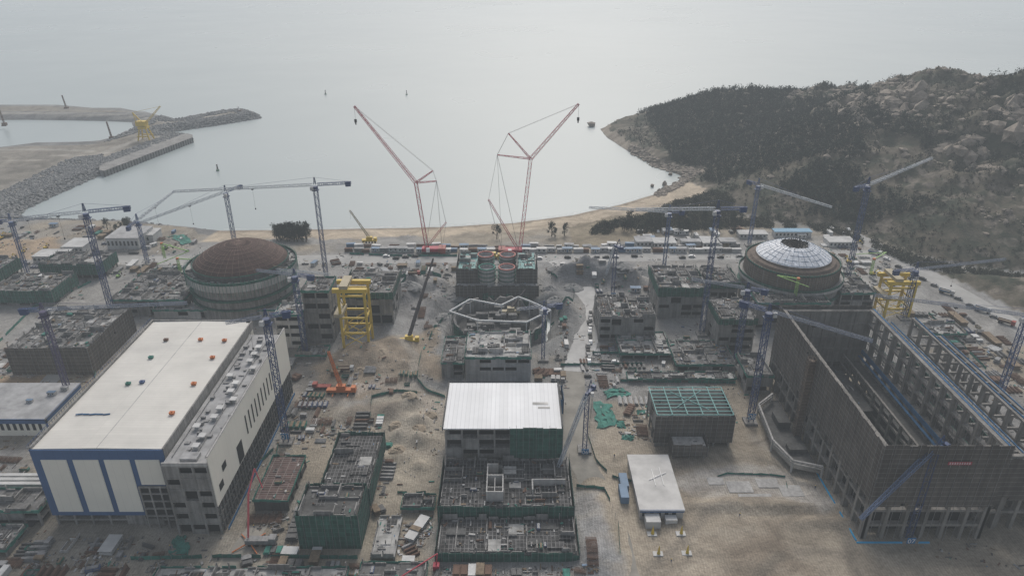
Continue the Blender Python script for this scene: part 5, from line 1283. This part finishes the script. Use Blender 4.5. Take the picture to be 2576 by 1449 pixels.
for a_ in (((1490,1010),(1540,1020),(1552,1070),(1505,1080)),((1515,985),(1560,975),(1590,995),(1530,1003)),((440,1350),(470,1350),(480,1395),(430,1395)),((470,590),(490,600),(460,612),(420,596))):
    vs=[P(*p) for p in a_]; mb=MB(); n=9; V=[]
    for j in range(n+1):
        for i in range(n+1):
            s1,t1=i/n,j/n; px=[(1-s1)*(1-t1),s1*(1-t1),s1*t1,(1-s1)*t1]; x=sum(w*p[0] for w,p in zip(px,vs))+R.uniform(-.9,.9); y=sum(w*p[1] for w,p in zip(px,vs))+R.uniform(-.9,.9); V.append((x,y,th(x,y)+.1+R.random()*.6))
    mb.add(V,[(j*(n+1)+i,j*(n+1)+i+1,(j+1)*(n+1)+i+1,(j+1)*(n+1)+i) for j in range(n) for i in range(n) if R.random()<.93])
    obj('dust_sheet',mesh('dust_sheet',mb,gnetl),None,'large green dust net spread over bare soil','net','green dust nets on soil')
T=thing('foundation_slab','broken pale foundation slab on sandy ground','foundation',P3(1860,1230)); mb=MB()
for k,(u,v,a,b_) in enumerate(((1800,1210,6,4),(1860,1225,9,6),(1930,1215,8,5),(1990,1235,8,6),(1900,1250,12,3))):
    x,y=P(u,v); mb.box(x-a/2,x+a/2,y-b_/2,y+b_/2,-.2,.2+k*.02)
part(T,'slab',mb,concl)
for u,v in ((1640,1335),(1712,1335),(1655,1385),(1727,1385)):
    x,y=P(u,v+8); zz=th(x,y); T=thing('bollard_stand','yellow cone stand on square pale base plate','stand',(x,y,zz),group='yellow stands on sand')
    part(T,'base_plate',MB().box(x-1.6,x+1.6,y-1,y+1,zz-.3,zz+.3),offw); part(T,'cone',MB().cyl(x+.2,y,zz+.3,zz+3.6,.6,8,r2=.08),yell)
x,y=P(835,985); T=thing('low_loader_trailer','red low loader trailer behind mobile crane','trailer',(x,y,0)); part(T,'bed',MB().box(x-9,x-1,y+1.5,y+4,1,1.5).box(x-9,x-7,y+1.5,y+4,1.51,3),redp)
mb=MB()
for i in range(4): mb.box(x-8+i*2,x-7.2+i*2,y+1.4,y+4.1,0,.95)
part(T,'wheel',mb,black)
bx0=W(2385,1165,178.7); bx1=W(2445,1165,178.7)
T=thing('banner','red slogan banner hung on scaffold netting','banner',((bx0.x+bx1.x)/2,178.7,bx0.z)); part(T,'cloth',MB().box(bx0.x,bx1.x,178.65,178.7,bx0.z-.6,bx0.z+.6),redst)
mb=MB()
for i in range(9):
    xx=bx0.x+.4+i*(bx1.x-bx0.x-.6)/9; zz=bx0.z
    for d in ((0,.55,.28,.36),(0,.55,-.05,.03),(0,.55,-.36,-.28),(.22,.32,-.35,.35)): mb.box(xx+d[0],xx+d[1],178.60-.01*(d[0]>0),178.64,zz+d[2],zz+d[3])
part(T,'lettering',mb,white)
# ------------------------------------------------------------ people
sk=[(0,0,.95,.15),(0,0,1.2,.16),(0,0,1.42,.13),(0,0,1.55,.06),(0,.01,1.68,.1),(.11,0,.9,.1),(.12,.1,.5,.07),(.12,-.05,.07,.05),(.12,.1,.04,.04),(-.11,0,.9,.1),(-.12,-.12,.5,.07),(-.12,-.25,.07,.05),(-.12,-.1,.04,.04),(.2,0,1.4,.06),(.27,0,1.12,.045),(.27,.14,.9,.035),(-.2,0,1.4,.06),(-.27,0,1.12,.045),(-.26,.14,.9,.035)]
ed=[(0,1),(1,2),(2,3),(3,4),(0,5),(5,6),(6,7),(7,8),(0,9),(9,10),(10,11),(11,12),(2,13),(13,14),(14,15),(2,16),(16,17),(17,18)]
pm_=bpy.data.meshes.new('body'); pm_.from_pydata([v[:3] for v in sk],ed,[]); po=bpy.data.objects.new('tmp',pm_); COL.objects.link(po)
mo=po.modifiers.new('s','SKIN'); 
for i,v in enumerate(sk): pm_.skin_vertices[0].data[i].radius=(v[3],v[3])
pm_.skin_vertices[0].data[0].use_root=True
po.modifiers.new('d','SUBSURF').levels=1
dg=bpy.context.evaluated_depsgraph_get(); bodym=bpy.data.meshes.new_from_object(po.evaluated_get(dg)); bpy.data.objects.remove(po); bodym.materials.clear(); bodym.materials.append(skin_)
hm=mesh('helmet',MB().cyl(0,.01,1.72,1.84,.14,10,r2=.07).cyl(0,.03,1.70,1.72,.18,10),hat)
for u,v in ((1760,1120),(1688,1415),(560,1090),(1300,1350),(1130,1180),(920,1130),(1960,990),(1870,990),(1545,1150),(300,1390),(430,1380),(640,1330),(2050,1230),(1590,1100),(1860,1300)):
    x,y=P(u,v)
    if not free(x,y,.5): continue
    T=thing('person','worker in dark clothes and yellow helmet walking','person',(x,y,th(x,y)+.03),group='workers on the site'); T.rotation_euler=(0,0,R.random()*6)
    obj('body',bodym,T); obj('helmet',hm,T)
# ------------------------------------------------------------ haze, light, camera
hz=bpy.data.materials.new('haze_air'); hz.use_nodes=True; nt=hz.node_tree; nt.nodes.remove(nt.nodes['Principled BSDF'])
SIG=.00023; HCc=(.555,.60,.635)
ab=nd(nt,'ShaderNodeVolumeAbsorption'); ab.inputs['Color'].default_value=(0,0,0,1); ab.inputs['Density'].default_value=SIG
em=nd(nt,'ShaderNodeEmission'); em.inputs['Color'].default_value=(*HCc,1); em.inputs['Strength'].default_value=SIG  # glowing volume: emission stands in for daylight scattered by the haze
ad=nd(nt,'ShaderNodeAddShader'); nt.links.new(ab.outputs[0],ad.inputs[0]); nt.links.new(em.outputs[0],ad.inputs[1]); nt.links.new(ad.outputs[0],nt.nodes['Material Output'].inputs['Volume'])
obj('haze_air',mesh('haze_air',MB().box(-32000,32000,-8000,32000,-60,320),hz),kind='structure')
w=bpy.data.worlds.new('World'); SC.world=w; w.use_nodes=True; nt=w.node_tree; bg=nt.nodes['Background']
EL,AZ=41,5
sky=nd(nt,'ShaderNodeTexSky'); sky.sky_type='NISHITA'; sky.sun_disc=False; sky.sun_elevation=math.radians(EL); sky.sun_rotation=math.radians(AZ); sky.dust_density=5; sky.air_density=1; sky.altitude=0
hs=nd(nt,'ShaderNodeHueSaturation'); hs.inputs['Saturation'].default_value=.55; nt.links.new(sky.outputs[0],hs.inputs['Color']); nt.links.new(hs.outputs[0],bg.inputs['Color']); bg.inputs['Strength'].default_value=.135
sl=bpy.data.lights.new('sun','SUN'); sl.energy=1.35; sl.angle=math.radians(12); sl.color=(1,.975,.94); so=bpy.data.objects.new('sun',sl); COL.objects.link(so)
az=math.radians(AZ); el=math.radians(EL); dv=Vector((math.sin(az)*math.cos(el),math.cos(az)*math.cos(el),math.sin(el))); so.rotation_euler=dv.to_track_quat('Z','Y').to_euler()
cd=bpy.data.cameras.new('camera'); cd.sensor_width=36; cd.lens=F/2576*36; cd.clip_start=1; cd.clip_end=60000
co=bpy.data.objects.new('camera',cd); COL.objects.link(co); co.location=(0,0,HC); co.rotation_euler=(math.pi/2-TH,0,0); SC.camera=co
SC.view_settings.view_transform='Standard'; SC.view_settings.look='None'; SC.view_settings.exposure=0
print('COUNT',CNT)
